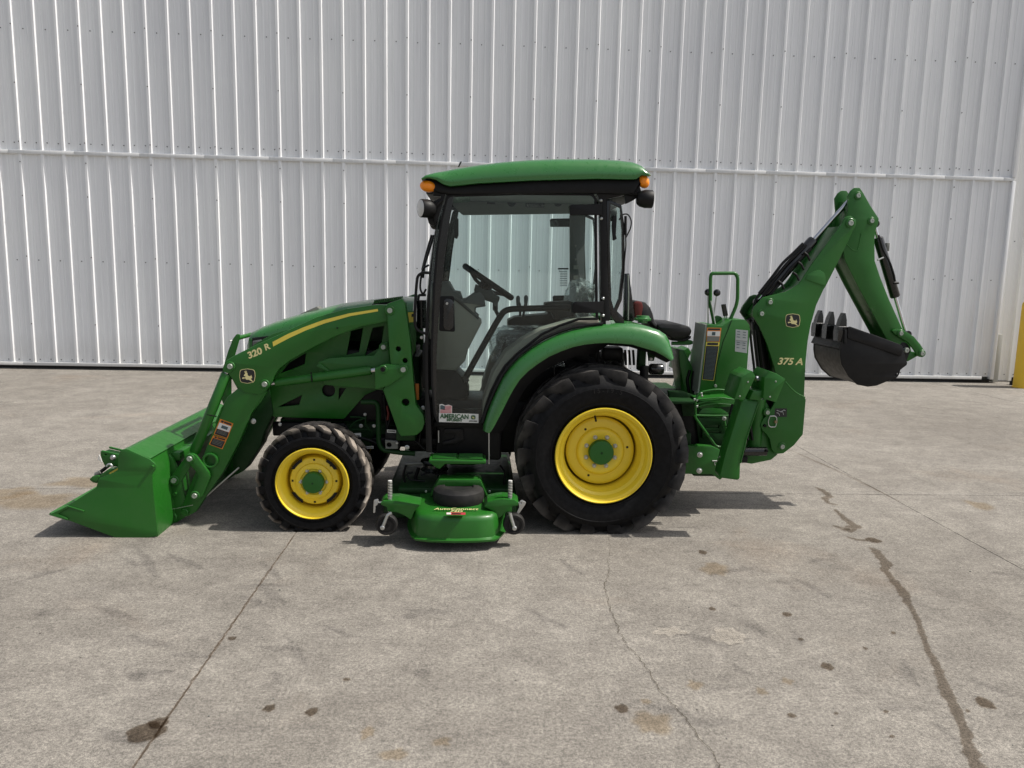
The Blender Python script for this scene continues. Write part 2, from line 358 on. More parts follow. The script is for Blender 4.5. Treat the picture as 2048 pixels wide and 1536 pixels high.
def bolt(px, py, Y, rpx, parent, mat=None, name='bolt'):
    q = at(px, py, Y); r = rpx*mpp(Y)
    bm = bmesh.new(); lathe_bm(bm, [(r*1.5, .004), (r*1.5, -.001), (r*1.3, -.002)], 14); lathe_bm(bm, [(r, 0), (r, -.006), (r*.85, -.008)], 6)
    return from_bm(name, bm, mat or ZINC, parent, 30, q)
def text(name, s, px, py, Y, h, mat, parent, rot=0, shear=0, align='CENTER', bold=0.0, sx=1.0, thick=.0008):
    c = bpy.data.curves.new('t', 'FONT'); c.body = s; c.size = h/.72; c.shear = shear; c.align_x = align; c.align_y = 'CENTER'
    c.extrude = thick; c.offset = bold
    o = bpy.data.objects.new('t', c); me = bpy.data.meshes.new_from_object(o); bpy.data.objects.remove(o); bpy.data.curves.remove(c)
    me.materials.clear(); q = at(px, py, Y); cr, sr = math.cos(rot), math.sin(rot)
    for v in me.vertices:
        x, y = v.co.x*sx, v.co.y; v.co = Vector((q.x+x*cr-y*sr, q.y-v.co.z, q.z+x*sr+y*cr))
    return mesh_obj(name, me, mat, parent, 0)
def decal(name, quads, Y, parent, thick=.001):
    """printed label: list of (corner pixels, material) laid one on the other"""
    root = None
    for i, (pts, mt) in enumerate(quads):
        y = Y - thick*(i+1)
        o = plate(name if root is None else 'print', pts, y, Y+.0005 if i == 0 else y+thick*.9, mt, parent if root is None else root, bev=0)
        root = root or o
    return root
def lerp2(a, b, t): return (a[0]+(b[0]-a[0])*t, a[1]+(b[1]-a[1])*t)
def quad_in(q, u0, v0, u1, v1):
    """sub-rectangle of a pixel quad (tl, tr, br, bl)"""
    f = lambda u, v: lerp2(lerp2(q[0], q[1], u), lerp2(q[3], q[2], u), v)
    return [f(u0, v0), f(u1, v0), f(u1, v1), f(u0, v1)]
def warn(q, Y, parent, kind=0):
    L = [(q, OPRINT)]
    if kind == 0: L += [(quad_in(q, .06,.22,.94,.6), WHITE), (quad_in(q, .06,.62,.94,.96), BPRINT), (quad_in(q, .3,.32,.75,.5), NPRINT)] + [(quad_in(q, .14,.68+.07*k,.86,.70+.07*k), GREYM) for k in range(3)] + [(quad_in(q, .14,.05,.3,.17), BPRINT), (quad_in(q, .36,.06,.9,.16), BPRINT)]
    else: L += [(quad_in(q, .06,.27,.94,.95), BPRINT)] + [(quad_in(q, .14,.34+.13*k,.86,.38+.13*k), GREYM) for k in range(4)] + [(quad_in(q, .14,.05,.3,.21), BPRINT), (quad_in(q, .36,.07,.9,.19), BPRINT)]
    return decal('warning_label', L, Y, parent)
DEER = [(42,60),(44,67),(57,70),(53,80),(34,79),(26,86),(33,94),(42,90),(36,87),(58,90),(62,99),(86,100),(98,106),(124,122),(112,104),(104,94),(114,82),(109,66),(104,56),(103,68),(88,69),(76,62),(73,47),(72,38),(66,40),(67,22),(63,22),(62,32),(57,20),(53,21),(56,34),(46,26),(44,30),(54,40),(52,47)]
def emblem(name, px, py, wpx, Y, parent, fg=CREAM):
    s = wpx/145; P = lambda L: [(px+(a-72)*s, py+(b-67)*s) for a, b in L]
    sq = [(8,12,26*s),(72,2),(137,12,26*s),(143,67),(134,122,26*s),(72,134),(11,122,26*s),(2,67)]
    sq2 = [(72+(p[0]-72)*.93, 67+(p[1]-67)*.93)+tuple(v*.93 for v in p[2:]) for p in sq]
    o = plate(name, [(px+(p[0]-72)*s, py+(p[1]-67)*s)+tuple(p[2:]) for p in sq], Y-.001, Y+.0005, fg, parent, bev=0)
    plate('emblem_field', [(px+(p[0]-72)*s, py+(p[1]-67)*s)+tuple(p[2:]) for p in sq2], Y-.002, Y-.0011, BPRINT, o, bev=0)
    plate('deer_print', P(DEER), Y-.003, Y-.0021, fg, o, bev=0); return o
def copy_part(o, parent, **kw):
    c = o.copy(); sc.collection.objects.link(c); c.parent = parent
    for ch in list(o.children): copy_part(ch, c)
    return c
def mirror(o):
    """the same part on the other side of the tractor's centre plane (its thing stands on that plane)"""
    c = copy_part(o, o.parent); c.scale = (1, -1, 1); base = ORG[o.parent.name]
    c.location = (o.location.x, -o.location.y, o.location.z); return c
def ribbon(name, pts, w, mat, parent, z=.004, rag=.75, jit=0):
    """flat irregular strip on the ground through pixel points; attribute a is 1 along the middle"""
    P = [gnd(*p[:2], z) for p in pts]; Q = [P[0]]; W = [w[0] if isinstance(w, (list,tuple)) else w]
    for i in range(len(P)-1):
        k = max(2, int((P[i+1]-P[i]).length/.012))
        w0 = w[i] if isinstance(w, (list,tuple)) else w; w1 = w[i+1] if isinstance(w, (list,tuple)) else w
        for j in range(1, k+1): Q.append(P[i].lerp(P[i+1], j/k)); W.append(w0+(w1-w0)*j/k)
    bm = bmesh.new(); rows = []; lay = bm.verts.layers.float.new('a')
    for i, p in enumerate(Q):
        t = (Q[min(i+1, len(Q)-1)]-Q[max(i-1, 0)]).normalized(); s = Vector((-t.y, t.x, 0)); e = 0 if i in (0, len(Q)-1) else 1
        wob = noise.noise(p*6)*.25*W[i]+jit*(noise.noise(p*28)+.7*noise.noise(p*75)); row = []
        for f, a in ((-1, 0), (-.45, 1), (.45, 1), (1, 0)):
            v = bm.verts.new(p+s*(f*W[i]*(1+rag*(noise.noise(p*22+Vector((f*3, 0, 0)))+.6*noise.noise(p*60+Vector((f*5, 2, 0)))))+wob)); v[lay] = a*e; row.append(v)
        rows.append(row)
    for r0, r1 in zip(rows, rows[1:]):
        for k in range(3): bm.faces.new((r0[k], r0[k+1], r1[k+1], r1[k]))
    return from_bm(name, bm, mat, parent, 0)
def blob(name, px, py, rx, ry, mat, parent, rot=0, z=.004, jag=.25):
    c = gnd(px, py, z); ex = (gnd(px+rx, py, z)-c).length; ey = (gnd(px, py+ry, z)-gnd(px, py-ry, z)).length/2
    bm = bmesh.new(); lay = bm.verts.layers.float.new('a'); c0 = bm.verts.new(c); c0[lay] = 1; rings = []
    for f, a in ((.6, 1), (1, 0)):
        ring = []
        for k in range(28):
            t = 2*PI*k/28; j = 1+jag*noise.noise(Vector((math.cos(t)*1.4+px, math.sin(t)*1.4+py, 0)))*1.6
            x, y = ex*f*j*math.cos(t), ey*f*j*math.sin(t)
            v = bm.verts.new(c+Vector((x*math.cos(rot)-y*math.sin(rot), x*math.sin(rot)+y*math.cos(rot), 0))); v[lay] = a; ring.append(v)
        rings.append(ring)
    for k in range(28):
        bm.faces.new((c0, rings[0][k], rings[0][(k+1) % 28])); bm.faces.new((rings[0][k], rings[1][k], rings[1][(k+1) % 28], rings[0][(k+1) % 28]))
    return from_bm(name, bm, mat, parent, 0)

# ================================================================== SETTING: ground
bm = bmesh.new(); bmesh.ops.create_grid(bm, x_segments=2, y_segments=2, size=2500)
for v in bm.verts: v.co.z = -.014
ground = from_bm('ground', bm, CONC, None, 0); ground['kind'] = 'structure'
GX = [-1.056-4.08*k for k in range(5, -1, -1)] + [3.024+4.08*k for k in range(0, 5)]
GY = [-13.02, -6.92, -.82, 5.28, 11.40]
for i in range(len(GX)-1):
    for j in range(len(GY)-1):
        gx = .0045 if i in (5, 6) else .003
        x0, x1, y0, y1 = GX[i]+(.0003 if i == 6 else .0024), GX[i+1]-(.0003 if i == 5 else .0024), GY[j]+.002, GY[j+1]-.002
        bm = bmesh.new(); b_ = .002
        # slab with softly broken edges along its joints
        def edge(p, q, nrm):
            k = max(2, int((q-p).length/.05)); L = []
            for s in range(k):
                t = p.lerp(q, s/k); L.append(t + nrm*(.0035*max(0, noise.noise(t*9)+.15)+.012*max(0, noise.noise(t*3.3)-.45)))
            return L
        A, B, C_, D_ = Vector((x0,y0,0)), Vector((x1,y0,0)), Vector((x1,y1,0)), Vector((x0,y1,0))
        loop = edge(A, B, Vector((0,1,0)))+edge(B, C_, Vector((-1,0,0)))+edge(C_, D_, Vector((0,-1,0)))+edge(D_, A, Vector((1,0,0)))
        ctr = (A+C_)/2
        top = [bm.verts.new(p+(ctr-p).normalized()*b_) for p in loop]; bot = [bm.verts.new(p+Vector((0,0,-.006))) for p in loop]; low = [bm.verts.new(p+Vector((0,0,-.013))) for p in loop]
        bm.faces.new(top); n_ = len(top)
        for k in range(n_):
            bm.faces.new((top[k], bot[k], bot[(k+1) % n_], top[(k+1) % n_])); bm.faces.new((bot[k], low[k], low[(k+1) % n_], bot[(k+1) % n_]))
        bmesh.ops.recalc_face_normals(bm, faces=bm.faces)
        from_bm('concrete_slab', bm, CONC, ground, 0)
# joint filler strips lying in the gaps
for x in (-1.056, 3.024): box('joint_filler', (x-.006, -3, -.0135), (x+.006, 11.3, -.0028), JOINT, ground, 0)
box('joint_filler', (-20, 5.276, -.0135), (-1.07, 5.284, -.007), JOINT, ground, 0)
box('joint_filler', (-1.04, 5.276, -.0135), (16, 5.284, -.007), JOINT, ground, 0)
# marks on the concrete
blob('oil_stain', 290, 1464, 46, 22, OIL, ground, .35); blob('oil_stain', 318, 1444, 26, 12, OIL, ground, .5, .005)
for a in ((538,1416,15,9),(624,1423,14,10),(1244,1416,17,10),(1655,1332,15,8),(1971,1405,18,13),(1405,1104,10,5),(1574,1228,11,5),(1747,1080,15,6),(1584,1430,10,5),(1673,1426,5,3),(1772,1422,6,3),(465,1276,11,4),(694,1358,9,4),(1425,1217,8,4),(1787,1265,6,3),(1936,1421,5,3),(1731,1296,5,3),(1602,1278,6,3),(1785,1472,6,3)):
    blob('oil_spot', *a, OIL, ground, random.uniform(-.4,.4))
for a in ((737,1464,18,13),(886,1482,20,12),(1431,1137,32,17),(1306,1446,46,26),(1524,1382,14,9),(1575,1362,14,7),(1292,1402,12,7),(1390,1368,18,10),(790,1508,30,16),(60,1000,120,20),(180,962,90,14),(20,985,60,12),(1960,1010,30,9)):
    blob('tan_stain', *a, RUST, ground, random.uniform(-.3,.3), .0045, .4)
q8 = lambda L: [(1024+u/2, 900+v/2) for u, v in L]
ribbon('wet_trail', q8([(1215,148),(1240,160),(1275,185),(1250,192),(1265,212),(1308,220)]), [.015,.03,.035,.03,.02,.02], WET, ground)
ribbon('wet_trail', q8([(1290,235),(1320,262),(1350,290),(1372,305),(1350,322),(1300,305),(1278,300)]), [.015,.025,.035,.05,.045,.02,.01], WET, ground)
ribbon('wet_trail', q8([(1335,345),(1380,358),(1430,362)]), [.012,.022,.016], WET, ground)
ribbon('wet_trail', q8([(1425,388),(1455,400),(1480,430),(1495,455),(1490,480),(1520,510),(1545,545),(1565,572),(1590,615),(1615,655),(1632,700),(1650,760),(1672,810),(1690,845),(1710,890),(1722,925),(1745,970),(1770,1020),(1790,1060),(1800,1095),(1815,1130),(1822,1165),(1845,1205),(1850,1235),(1880,1290)]),
       [.012,.03,.035,.04,.025,.022,.03,.034,.022,.02,.018,.018,.019,.022,.026,.024,.03,.032,.028,.02,.026,.03,.032,.03,.034], WET, ground)
ribbon('hairline_crack', q8([(388,340),(392,400),(385,450),(390,480),(370,540),(385,600),(398,650),(430,720),(440,755),(470,790),(515,830),(545,880),(570,930),(610,980),(655,1030),(715,1100),(760,1160),(808,1210),(832,1280)]), [.0008,.001,.0012,.0015,.0018,.0018,.002,.002,.002,.002,.002,.002,.002,.002,.002,.002,.002,.002,.002], CRACK, ground, .004, 1.4, .012)
for a in ((1340,1262,52,14),(1458,1272,50,22)): blob('pale_chipped_patch', *a, CHIP, ground, 0, .0048, .5)
for o in ground.children:
    if o.name.split('.')[0] not in ('concrete_slab', 'joint_filler'): o.visible_shadow = True
# dirt caught in the main joint, and rubber scuffs left by turning tyres
ribbon('joint_dirt', [(590,1069),(530,1152),(470,1240),(400,1340),(330,1442),(265,1536),(250,1558)], [.003,.004,.005,.005,.006,.005,.005], WET, ground, .0042, 1.3, .006)
ribbon('joint_dirt', [(1580,900),(1650,930),(1690,948),(1745,975),(1800,1003)], [.003,.008,.004,.007,.003], OIL, ground, .0042, 1.1, .004)
SCUFF = stainmat('rubber scuff', (.89,.89,.895), .1, .9, 40)
for k in range(46):
    px, py = random.uniform(10, 2040), random.choice((random.uniform(1090, 1520), random.uniform(1100, 1350))); a = random.choice((random.uniform(-.5,.5), random.uniform(.6,1.3))); L_ = random.uniform(40, 130); cv = random.uniform(-18, 18); dx, dy = L_*math.cos(a), L_*math.sin(a)*.5
    ribbon('tyre_scuff', [(px, py), (px+dx*.5, py+dy*.5+cv*.3), (px+dx, py+dy)], [.01, random.uniform(.02,.05), .01], SCUFF, ground, .0038, .6, .01)
# small loose stones
for k in range(26):
    px, py = random.uniform(20, 2030), random.uniform(1090, 1520); s = random.uniform(.002, .005)
    p = gnd(px, py); bm = bmesh.new(); bmesh.ops.create_icosphere(bm, subdivisions=1, radius=s)
    for v in bm.verts: v.co = Vector((v.co.x*random.uniform(.8,1.5), v.co.y, v.co.z*.6))+Vector((0,0,s*.5))
    g_ = from_bm('pebble', bm, GREYM if k % 3 else CONC, ground, 0, p)

# ================================================================== SETTING: sliding hangar door and wall beside it
YW, S = 11.525, .3048; RIB0 = -6.522-.014
ZS0, ZS1 = 3.085, 3.130
def rib_profile(nr, lead=0.0, sub=True):
    P = [(0.0, 0.0)]
    for k in range(nr):
        c = (k+.5)*S
        if sub:
            for d in (-S*.5+.0+.052, ): pass
        for dx, dy in ((-.036,0),(-.016,-.034),(.016,-.034),(.036,0)): P.append((c+dx, dy))
        if sub:
            for d in (.105, .200):
                for dx, dy in ((-.014,0),(-.006,-.0035),(.006,-.0035),(.014,0)): P.append((c+d+dx, dy))
    L = [p for p in P if p[0] < nr*S]; L.append((nr*S, 0)); 
    extra = [(p[0]-nr*S, p[1]) for p in P if p[0] > nr*S]
    return sorted(L+extra, key=lambda p: p[0])
def panel_mesh(nr, z0, z1):
    pr = rib_profile(nr); bm = bmesh.new(); a = []; b = []
    for x, y in pr: a.append(bm.verts.new((x, y, z0))); b.append(bm.verts.new((x, y, z1)))
    for k in range(len(pr)-1): bm.faces.new((a[k], a[k+1], b[k+1], b[k]))
    g = bmesh.ops.extrude_face_region(bm, geom=list(bm.faces))        # sheet thickness
    for v in g['geom']:
        if isinstance(v, bmesh.types.BMVert): v.co.y += .004
    bmesh.ops.recalc_face_normals(bm, faces=bm.faces)
    me = bpy.data.meshes.new('wall_panel'); bm.to_mesh(me); bm.free(); me.materials.append(SHEET); return me
door = thing('hangar_door', 'tall white ribbed metal sliding door behind the tractor, two rows of panels', 'door', (0, YW, 0)); door['kind'] = 'thing'
XL = RIB0 - S/2 - 36*S; NPAN = 28
mu_ = panel_mesh(3, ZS1, 6.6); ml_ = panel_mesh(3, .085, ZS0)
def at_door(o): return link(o, door)
for k in range(NPAN):
    for me, z in ((mu_, 0), (ml_, 0)):
        o = bpy.data.objects.new('wall_panel', me); o.location = (XL+k*3*S, YW+(.0 if k % 2 else .0008), 0)
        at_door(o)
XR = 8.10                                                               # last seam; door edge just past it
XD0, XD1 = XL, 8.085
box('wall_panel', (XL+NPAN*3*S, YW, ZS1), (XD1, YW+.004, 6.6), SHEET, door, 0); box('wall_panel', (XL+NPAN*3*S, YW, .085), (XD1, YW+.004, ZS0), SHEET, door, 0)
box('flashing', (XL+NPAN*3*S+.001, YW-.040, ZS0-.004), (XD1+.03, YW+.004, ZS1+.004), TRIM, door, .004)
# horizontal flashing in lengths, rails and side trim
for k in range(0, NPAN):
    a = XL+k*3*S; b = a+3*S
    box('flashing', (a+.001, YW-.040, ZS0-.004), (b-.001, YW+.004, ZS1+.004), TRIM, door, .004)
for k in range(0, NPAN, 4):
    a = XL+k*3*S; b = min(a+12*S, XD1)
    box('bottom_rail', (a+.001, YW-.045, .045), (b-.001, YW+.05, .092), TRIM, door, .003)
box('edge_trim', (XD1-.01, YW-.05, .046), (XD1+.045, YW+.06, ZS0-.005), SHEET, door, .006)
box('edge_trim', (XD1-.01, YW-.05, ZS1+.005), (XD1+.045, YW+.06, 6.6), SHEET, door, .006)
box('edge_trim', (XD0-.05, YW-.05, .046), (XD0+.01, YW+.06, 6.6), SHEET, door, .006)
box('top_rail', (XD0-.05, YW-.06, 6.6), (XD1+.045, YW+.1, 6.75), TRIM, door, .006)
box('door_frame', (XD0-.04, YW+.03, .05), (XD1+.035, YW+.16, 6.58), GREYM, door, 0)
box('door_gap_shade', (XD0, YW-.02, .004), (XD1, YW+.04, .05), BPLAST, door, 0)  # black strip painting the shade in the gap under the door
bm = bmesh.new()
def screw(bm, x, z, y): lathe_bm_simple(bm, (x, y, z))
def lathe_bm_simple(bm, c, r=.0085, h=.006):
    c = Vector(c); a = [bm.verts.new(c+Vector((r*math.sin(k*PI/3), 0, r*math.cos(k*PI/3)))) for k in range(6)]; b = [bm.verts.new(v.co+Vector((0,-h,0))) for v in a]
    for k in range(6): bm.faces.new((a[k], a[(k+1) % 6], b[(k+1) % 6], b[k]))
    bm.faces.new(b)
for k in range(NPAN*3):
    xc = XL+(k+.5)*S
    for z, two in ((ZS1+.11, 1), (.13, 1), (1.585, 0), (4.78, 0)):
        for d in ((.075, .23) if two else (.152,)): lathe_bm_simple(bm, (xc+d, YW, z+random.uniform(-.004,.004)))
    if k % 3 == 0:
        for z in (.66, 1.64, 2.5, 2.97, 3.25, 4.05, 4.83, 5.6): lathe_bm_simple(bm, (xc+.004, YW-.034, z))
sw = from_bm('screw_heads', bm, SCREW, door, 0); sw['kind'] = 'stuff'
# small crumpled corner and label-free steel track post right of the door
box('track_plate', (XD1+.06, YW-.02, 0), (XD1+.14, YW+.13, .76), paint('galvanized sheet', (.40,.40,.37), .5, .3, 0, .2), door, .004)

wall = thing('building_wall', 'pale ribbed metal building wall right of the sliding door', 'wall', (XD1+.6, YW+.2, 0)); wall['kind'] = 'thing'
mr_ = panel_mesh(3, .0, 7.0); mr_.materials[0] = SHEET2
for k in range(8):
    o = bpy.data.objects.new('wall_panel', mr_); o.location = (XD1-.30+k*3*S, YW+.20+(.0 if k % 2 else .0008), 0); link(o, wall)
box('wall_core', (XD1-.3, YW+.21, 0), (XD1-.3+24*S, YW+.4, 7.0), GREYM, wall, 0)
box('eave_trim', (XD1-.3, YW+.12, 7.0), (XD1-.3+24*S, YW+.45, 7.2), TRIM, wall, .01)
bm = bmesh.new()
for k in range(24):
    for d in (.075, .23): lathe_bm_simple(bm, (XD1-.30+(k+.5)*S+d, YW+.2, .10))
    lathe_bm_simple(bm, (XD1-.30+(k+.5)*S+.15, YW+.2, 2.2))
s2 = from_bm('screw_heads', bm, SCREW, wall, 0); s2['kind'] = 'stuff'

# bollard at the right edge
bc = gnd(2049, 776); bx_, by_ = bc.x, bc.y+.05
bol = thing('bollard', 'yellow painted steel bollard standing before the wall at the right edge', 'bollard', (bx_, by_, 0))
lathe('post', [(.125, 0), (.125, 1.22), (.12, 1.26), (.095, 1.30), (.055, 1.325), (.0001, 1.333)], BYEL, bol, 40, 'Z', (bx_, by_, 0))
lathe('base_collar', [(.136, 0), (.136, .012), (.127, .016)], BYEL, bol, 40, 'Z', (bx_, by_, .0005))
hz = at(2028, 758, by_+.25)
db = thing('door_guide_roller', 'small black guide roller at the wall foot beside the bollard', 'roller', (hz.x, hz.y, 0))
lathe('roller', [(.03, 0), (.034, .01), (.034, .05), (.03, .06)], BLACK, db, 20, 'Z', (hz.x, hz.y, .06)); box('bracket', (hz.x-.03, hz.y-.03, 0), (hz.x+.03, hz.y+.05, .06), BLACK, db, .004)

# ================================================================== TRACTOR
TX = at(1000, 1066, 4.4).x
tr = thing('tractor', 'green compact cab tractor with yellow wheel rims, parked side-on before the door', 'tractor', (TX, YC, 0))

# ---------------------------------------------------------------- wheels
def tyre_bm(R, Rc, w, bead, nl, lugw, dth, hw, drop, phase, zc):
    """carcass plus moulded lugs; wheel axis along Y, outer side towards -Y"""
    bm = bmesh.new(); h = w/2
    prof = [(bead, -h*.80), (bead+.012, -h*.86), (bead+.022, -h*.885), (bead+.026, -h*.925), (bead+.034, -h*.93), (bead+.038, -h*.92), (bead+(Rc-bead)*.30, -h*.975), (bead+(Rc-bead)*.52, -h*1.0), (bead+(Rc-bead)*.60, -h*1.0), (bead+(Rc-bead)*.605, -h*1.008), (bead+(Rc-bead)*.63, -h*1.008), (bead+(Rc-bead)*.635, -h*.995), (bead+(Rc-bead)*.72, -h*.97), (Rc-(R-Rc)*.9, -h*.90), (Rc-.004, -h*.76), (Rc, -h*.5), (Rc+.003, 0)]
    prof = prof + [(r, -y) for r, y in prof[-2::-1]]
    lathe_bm(bm, prof, 96, close=True)
    for side in (-1, 1):
        for k in range(nl):
            th0 = 2*PI*(k+(.5 if side > 0 else 0))/nl+phase
            st = []
            for (yy, dt, top, bot, ww) in ((.03, 0, R-.002, Rc-.01, .95), (hw*.35, dth*.30, R, Rc-.01, 1.0), (hw*.72, dth*.72, R-.002, Rc-.012, 1.06), (hw*1.0, dth*1.0, R-.008, Rc-.02, 1.0), (hw*1.055, dth*1.08, R-drop*.55, Rc-drop*.9, .72), (hw*1.03, dth*1.16, R-drop, R-drop-.012, .3)):
                y = side*yy; hwid = lugw*ww/2
                L = []
                for (rr, f) in ((bot, -1.25), (top, -1), (top, 1), (bot, 1.25)):
                    a = th0+dt+f*hwid/R
                    yv = y
                    if yy >= hw*1.05 and rr == bot: yv = side*(abs(y)-.022)
                    L.append(bm.verts.new((rr*math.sin(a), yv, rr*math.cos(a))))
                st.append(L)
            for a, b in zip(st, st[1:]):
                for i in range(3): bm.faces.new((a[i], a[i+1], b[i+1], b[i]))
            bm.faces.new(st[0][::-1]); bm.faces.new(st[-1])
    for v in bm.verts:                              # weight flattens the foot of the tyre
        if v.co.z < -zc+.0008:
            d_ = -zc-v.co.z; v.co.z = -zc+.0008; v.co.y *= 1+.25*d_
    bmesh.ops.recalc_face_normals(bm, faces=bm.faces); return bm
def wheel(name, c, rim_prof, tyre, rub, cap_prof, nb, rb, rbolt, ydisc, label=None):
    w = lathe(name, rim_prof, YELLOW, tr, 72, 'Y', c, smooth=30)
    t = from_bm('tyre', tyre, rub, w, 32, c)
    lathe('hub_cap', cap_prof, GREEN, w, 40, 'Y', c)
    for k in range(nb):
        a = 2*PI*(k+.5)/nb
        bm = bmesh.new(); lathe_bm(bm, [(rbolt*1.45, .003), (rbolt*1.45, -.002), (rbolt*1.2, -.004)], 16); lathe_bm(bm, [(rbolt, -.003), (rbolt, -.011), (rbolt*.8, -.013)], 6)
        from_bm('wheel_bolt', bm, ZINC, w, 30, Vector(c)+Vector((rb*math.sin(a), ydisc, rb*math.cos(a))))
    return w
# rear
YR0 = 4.385                                       # outer plane of the rear rim
rc = at(1207, 911.5, YR0+.015); RZ = rc.z; RR = .524; WR = .385; rcen = Vector((rc.x, YR0+WR/2, RZ))
ro = -WR/2
rim_r = [(.0001, ro+.125), (.135, ro+.125), (.142, ro+.128), (.15, ro+.138), (.19, ro+.140), (.206, ro+.146), (.210, ro+.15), (.212, ro+.30), (.224, ro+.29), (.224, ro+.135), (.226, ro+.105), (.236, ro+.085), (.240, ro+.066), (.256, ro+.052), (.262, ro+.034), (.270, ro+.020), (.281, ro+.016), (.287, ro+.010), (.2885, ro+.002), (.286, ro-.002), (.291, ro-.001), (.293, ro+.008), (.286, ro+.03), (.27, ro+.06), (.27, ro+.3)]
RUB_R = rubber('rear tyre rubber', RR-.07, RR-.006, .34, (.22, .205, .19))  # dust tone also paints in the sunlit grey of the lug tops
rw = wheel('rear_wheel', rcen, rim_r, tyre_bm(RR, RR-.040, WR, .283, 18, .082, .42, WR/2-.016, .105, .1, RZ), RUB_R, [(.076, ro+.13), (.076, ro+.092), (.072, ro+.085), (.05, ro+.081), (.0001, ro+.079)], 8, .096, .0095, ro+.121)
lathe('dish_ring', [(.150, ro+.139), (.148, ro+.132), (.138, ro+.121), (.128, ro+.118), (.112, ro+.119), (.1, ro+.1245)], YELLOW, rw, 56, 'Y', rcen)
for a, r_ in ((-.62, .165), (1.42, .168), (3.55, .168)):
    lathe('rim_hole', [(.0075, -.0005), (.0001, -.0006)], BLACK, rw, 14, 'Y', rcen+Vector((r_*math.sin(a), ro+.1385, r_*math.cos(a))))
rod('valve_stem', rcen+Vector((-.055, ro+.05, .236)), rcen+Vector((-.05, ro+.03, .205)), .006, BLACK, rw, 8)
lathe('cap_dimple', [(.008, 0), (.0001, -.0008)], DGREEN, rw, 12, 'Y', rcen+Vector((0, ro+.078, 0)))
# raised tyre size marking on the rear side wall
def arc_text(s, r, c, y, h, par, mid, mat):
    n = len(s); st = h*.95/r
    for i, ch in enumerate(s):
        if ch == ' ': continue
        a = mid+(i-(n-1)/2)*st
        cu = bpy.data.curves.new('t', 'FONT'); cu.body = ch; cu.size = h/.72; cu.align_x = 'CENTER'; cu.align_y = 'CENTER'; cu.extrude = .0012
        o = bpy.data.objects.new('t', cu); me = bpy.data.meshes.new_from_object(o); bpy.data.objects.remove(o); me.materials.clear()
        for v in me.vertices:
            x, z = v.co.x, v.co.y+r; v.co = Vector((c.x+x*math.cos(a)+z*math.sin(a), y-v.co.z, c.z-x*math.sin(a)+z*math.cos(a)))
        mesh_obj('raised_letter', me, mat, par, 0)
arc_text('15-19.5', .395, rcen, YR0-.0005, .028, rw, 0.02, RUB_S)
mirror(rw)
# front
YF0 = 4.405
fc = at(625, 967, YF0+.012); FZ = fc.z; RF = .341; WF = .245; fcen = Vector((fc.x, YF0+WF/2, FZ)); fo = -WF/2
rim_f = [(.0001, fo+.055), (.088, fo+.055), (.100, fo+.058), (.112, fo+.066), (.140, fo+.070), (.146, fo+.076), (.150, fo+.10), (.160, fo+.16), (.168, fo+.15), (.168, fo+.075), (.172, fo+.056), (.182, fo+.044), (.188, fo+.030), (.198, fo+.020), (.207, fo+.016), (.212, fo+.008), (.2135, fo), (.211, fo-.003), (.216, fo-.001), (.2175, fo+.008), (.211, fo+.03), (.2, fo+.05), (.2, fo+.2)]
RUB_F = rubber('front tyre rubber', RF-.028, RF-.008, 1.0)
fw = wheel('front_wheel', fcen, rim_f, tyre_bm(RF, RF-.030, WF, .209, 22, .046, .24, WF/2-.010, .070, .05, FZ), RUB_F, [(.064, fo+.06), (.064, fo+.022), (.060, fo+.015), (.04, fo+.011), (.0001, fo+.01)], 6, .079, .009, fo+.052)
lathe('hub_back', [(.198, .0), (.19, .03), (.08, .035), (.0001, .036)], BLACK, fw, 32, 'Y', fcen+Vector((0, WF/2-.06, 0)))
lathe('dish_ring', [(.112, fo+.0665), (.108, fo+.054), (.098, fo+.048), (.09, fo+.046), (.08, fo+.047), (.074, fo+.0545)], YELLOW, fw, 48, 'Y', fcen)
for k in range(4):
    a = PI/2*k
    box('square_hole', fcen+Vector((.130*math.sin(a)-.006, fo+.0672, .130*math.cos(a)-.006)), fcen+Vector((.130*math.sin(a)+.006, fo+.08, .130*math.cos(a)+.006)), BLACK, fw, 0)
    # long slot between disc and rim
    a0 = a+PI/4; lp = [(r*math.sin(a0+t), r*math.cos(a0+t)) for r, ts in ((.137, (-.24,-.12,0,.12,.24)), (.155, (.30,.15,0,-.15,-.30))) for t in ts]
    plate_xz('rim_slot', [[(fcen.x+x, fcen.z+z) for x, z in lp]], fcen.y+fo+.0665, fcen.y+fo+.072, BLACK, fw, 0)
rod('valve_stem', fcen+Vector((.115, fo+.045, .115)), fcen+Vector((.10, fo+.035, .10)), .006, BLACK, fw, 8)
lathe('cap_dimple', [(.006, 0), (.0001, -.0008)], DGREEN, fw, 12, 'Y', fcen+Vector((0, fo+.009, 0)))
mirror(fw)

# ---------------------------------------------------------------- chassis, engine and axles
XF, XRr = fcen.x, rcen.x
box('front_axle', (XF-.055, YF0+.2, FZ-.06), (XF+.055, far(YF0+.2), FZ+.06), DGREEN, tr, .02)
for s in (YF0+.17, far(YF0+.17)-.06): box('axle_knuckle', (XF-.075, s, FZ-.10), (XF+.075, s+.09, FZ+.12), DGREEN, tr, .025)
box('front_frame', (XF-.30, YC-.20, .42), (XF+.55, YC+.20, .60), DGREEN, tr, .015)
box('engine_block', (XF-.05, YC-.21, .56), (XF+.60, YC+.21, 1.02), DGREEN, tr, .03)
box('transmission', (XF+.5, YC-.2, .38), (XRr+.15, YC+.2, .74), BLACK, tr, .04)
box('rear_axle_housing', (XRr-.14, YR0+.33, RZ-.13), (XRr+.14, far(YR0+.33), RZ+.13), BLACK, tr, .05)
box('belly_guard', (XF+.30, YC-.30, .44), (XF+.95, YC+.30, .50), BLACK, tr, .01)
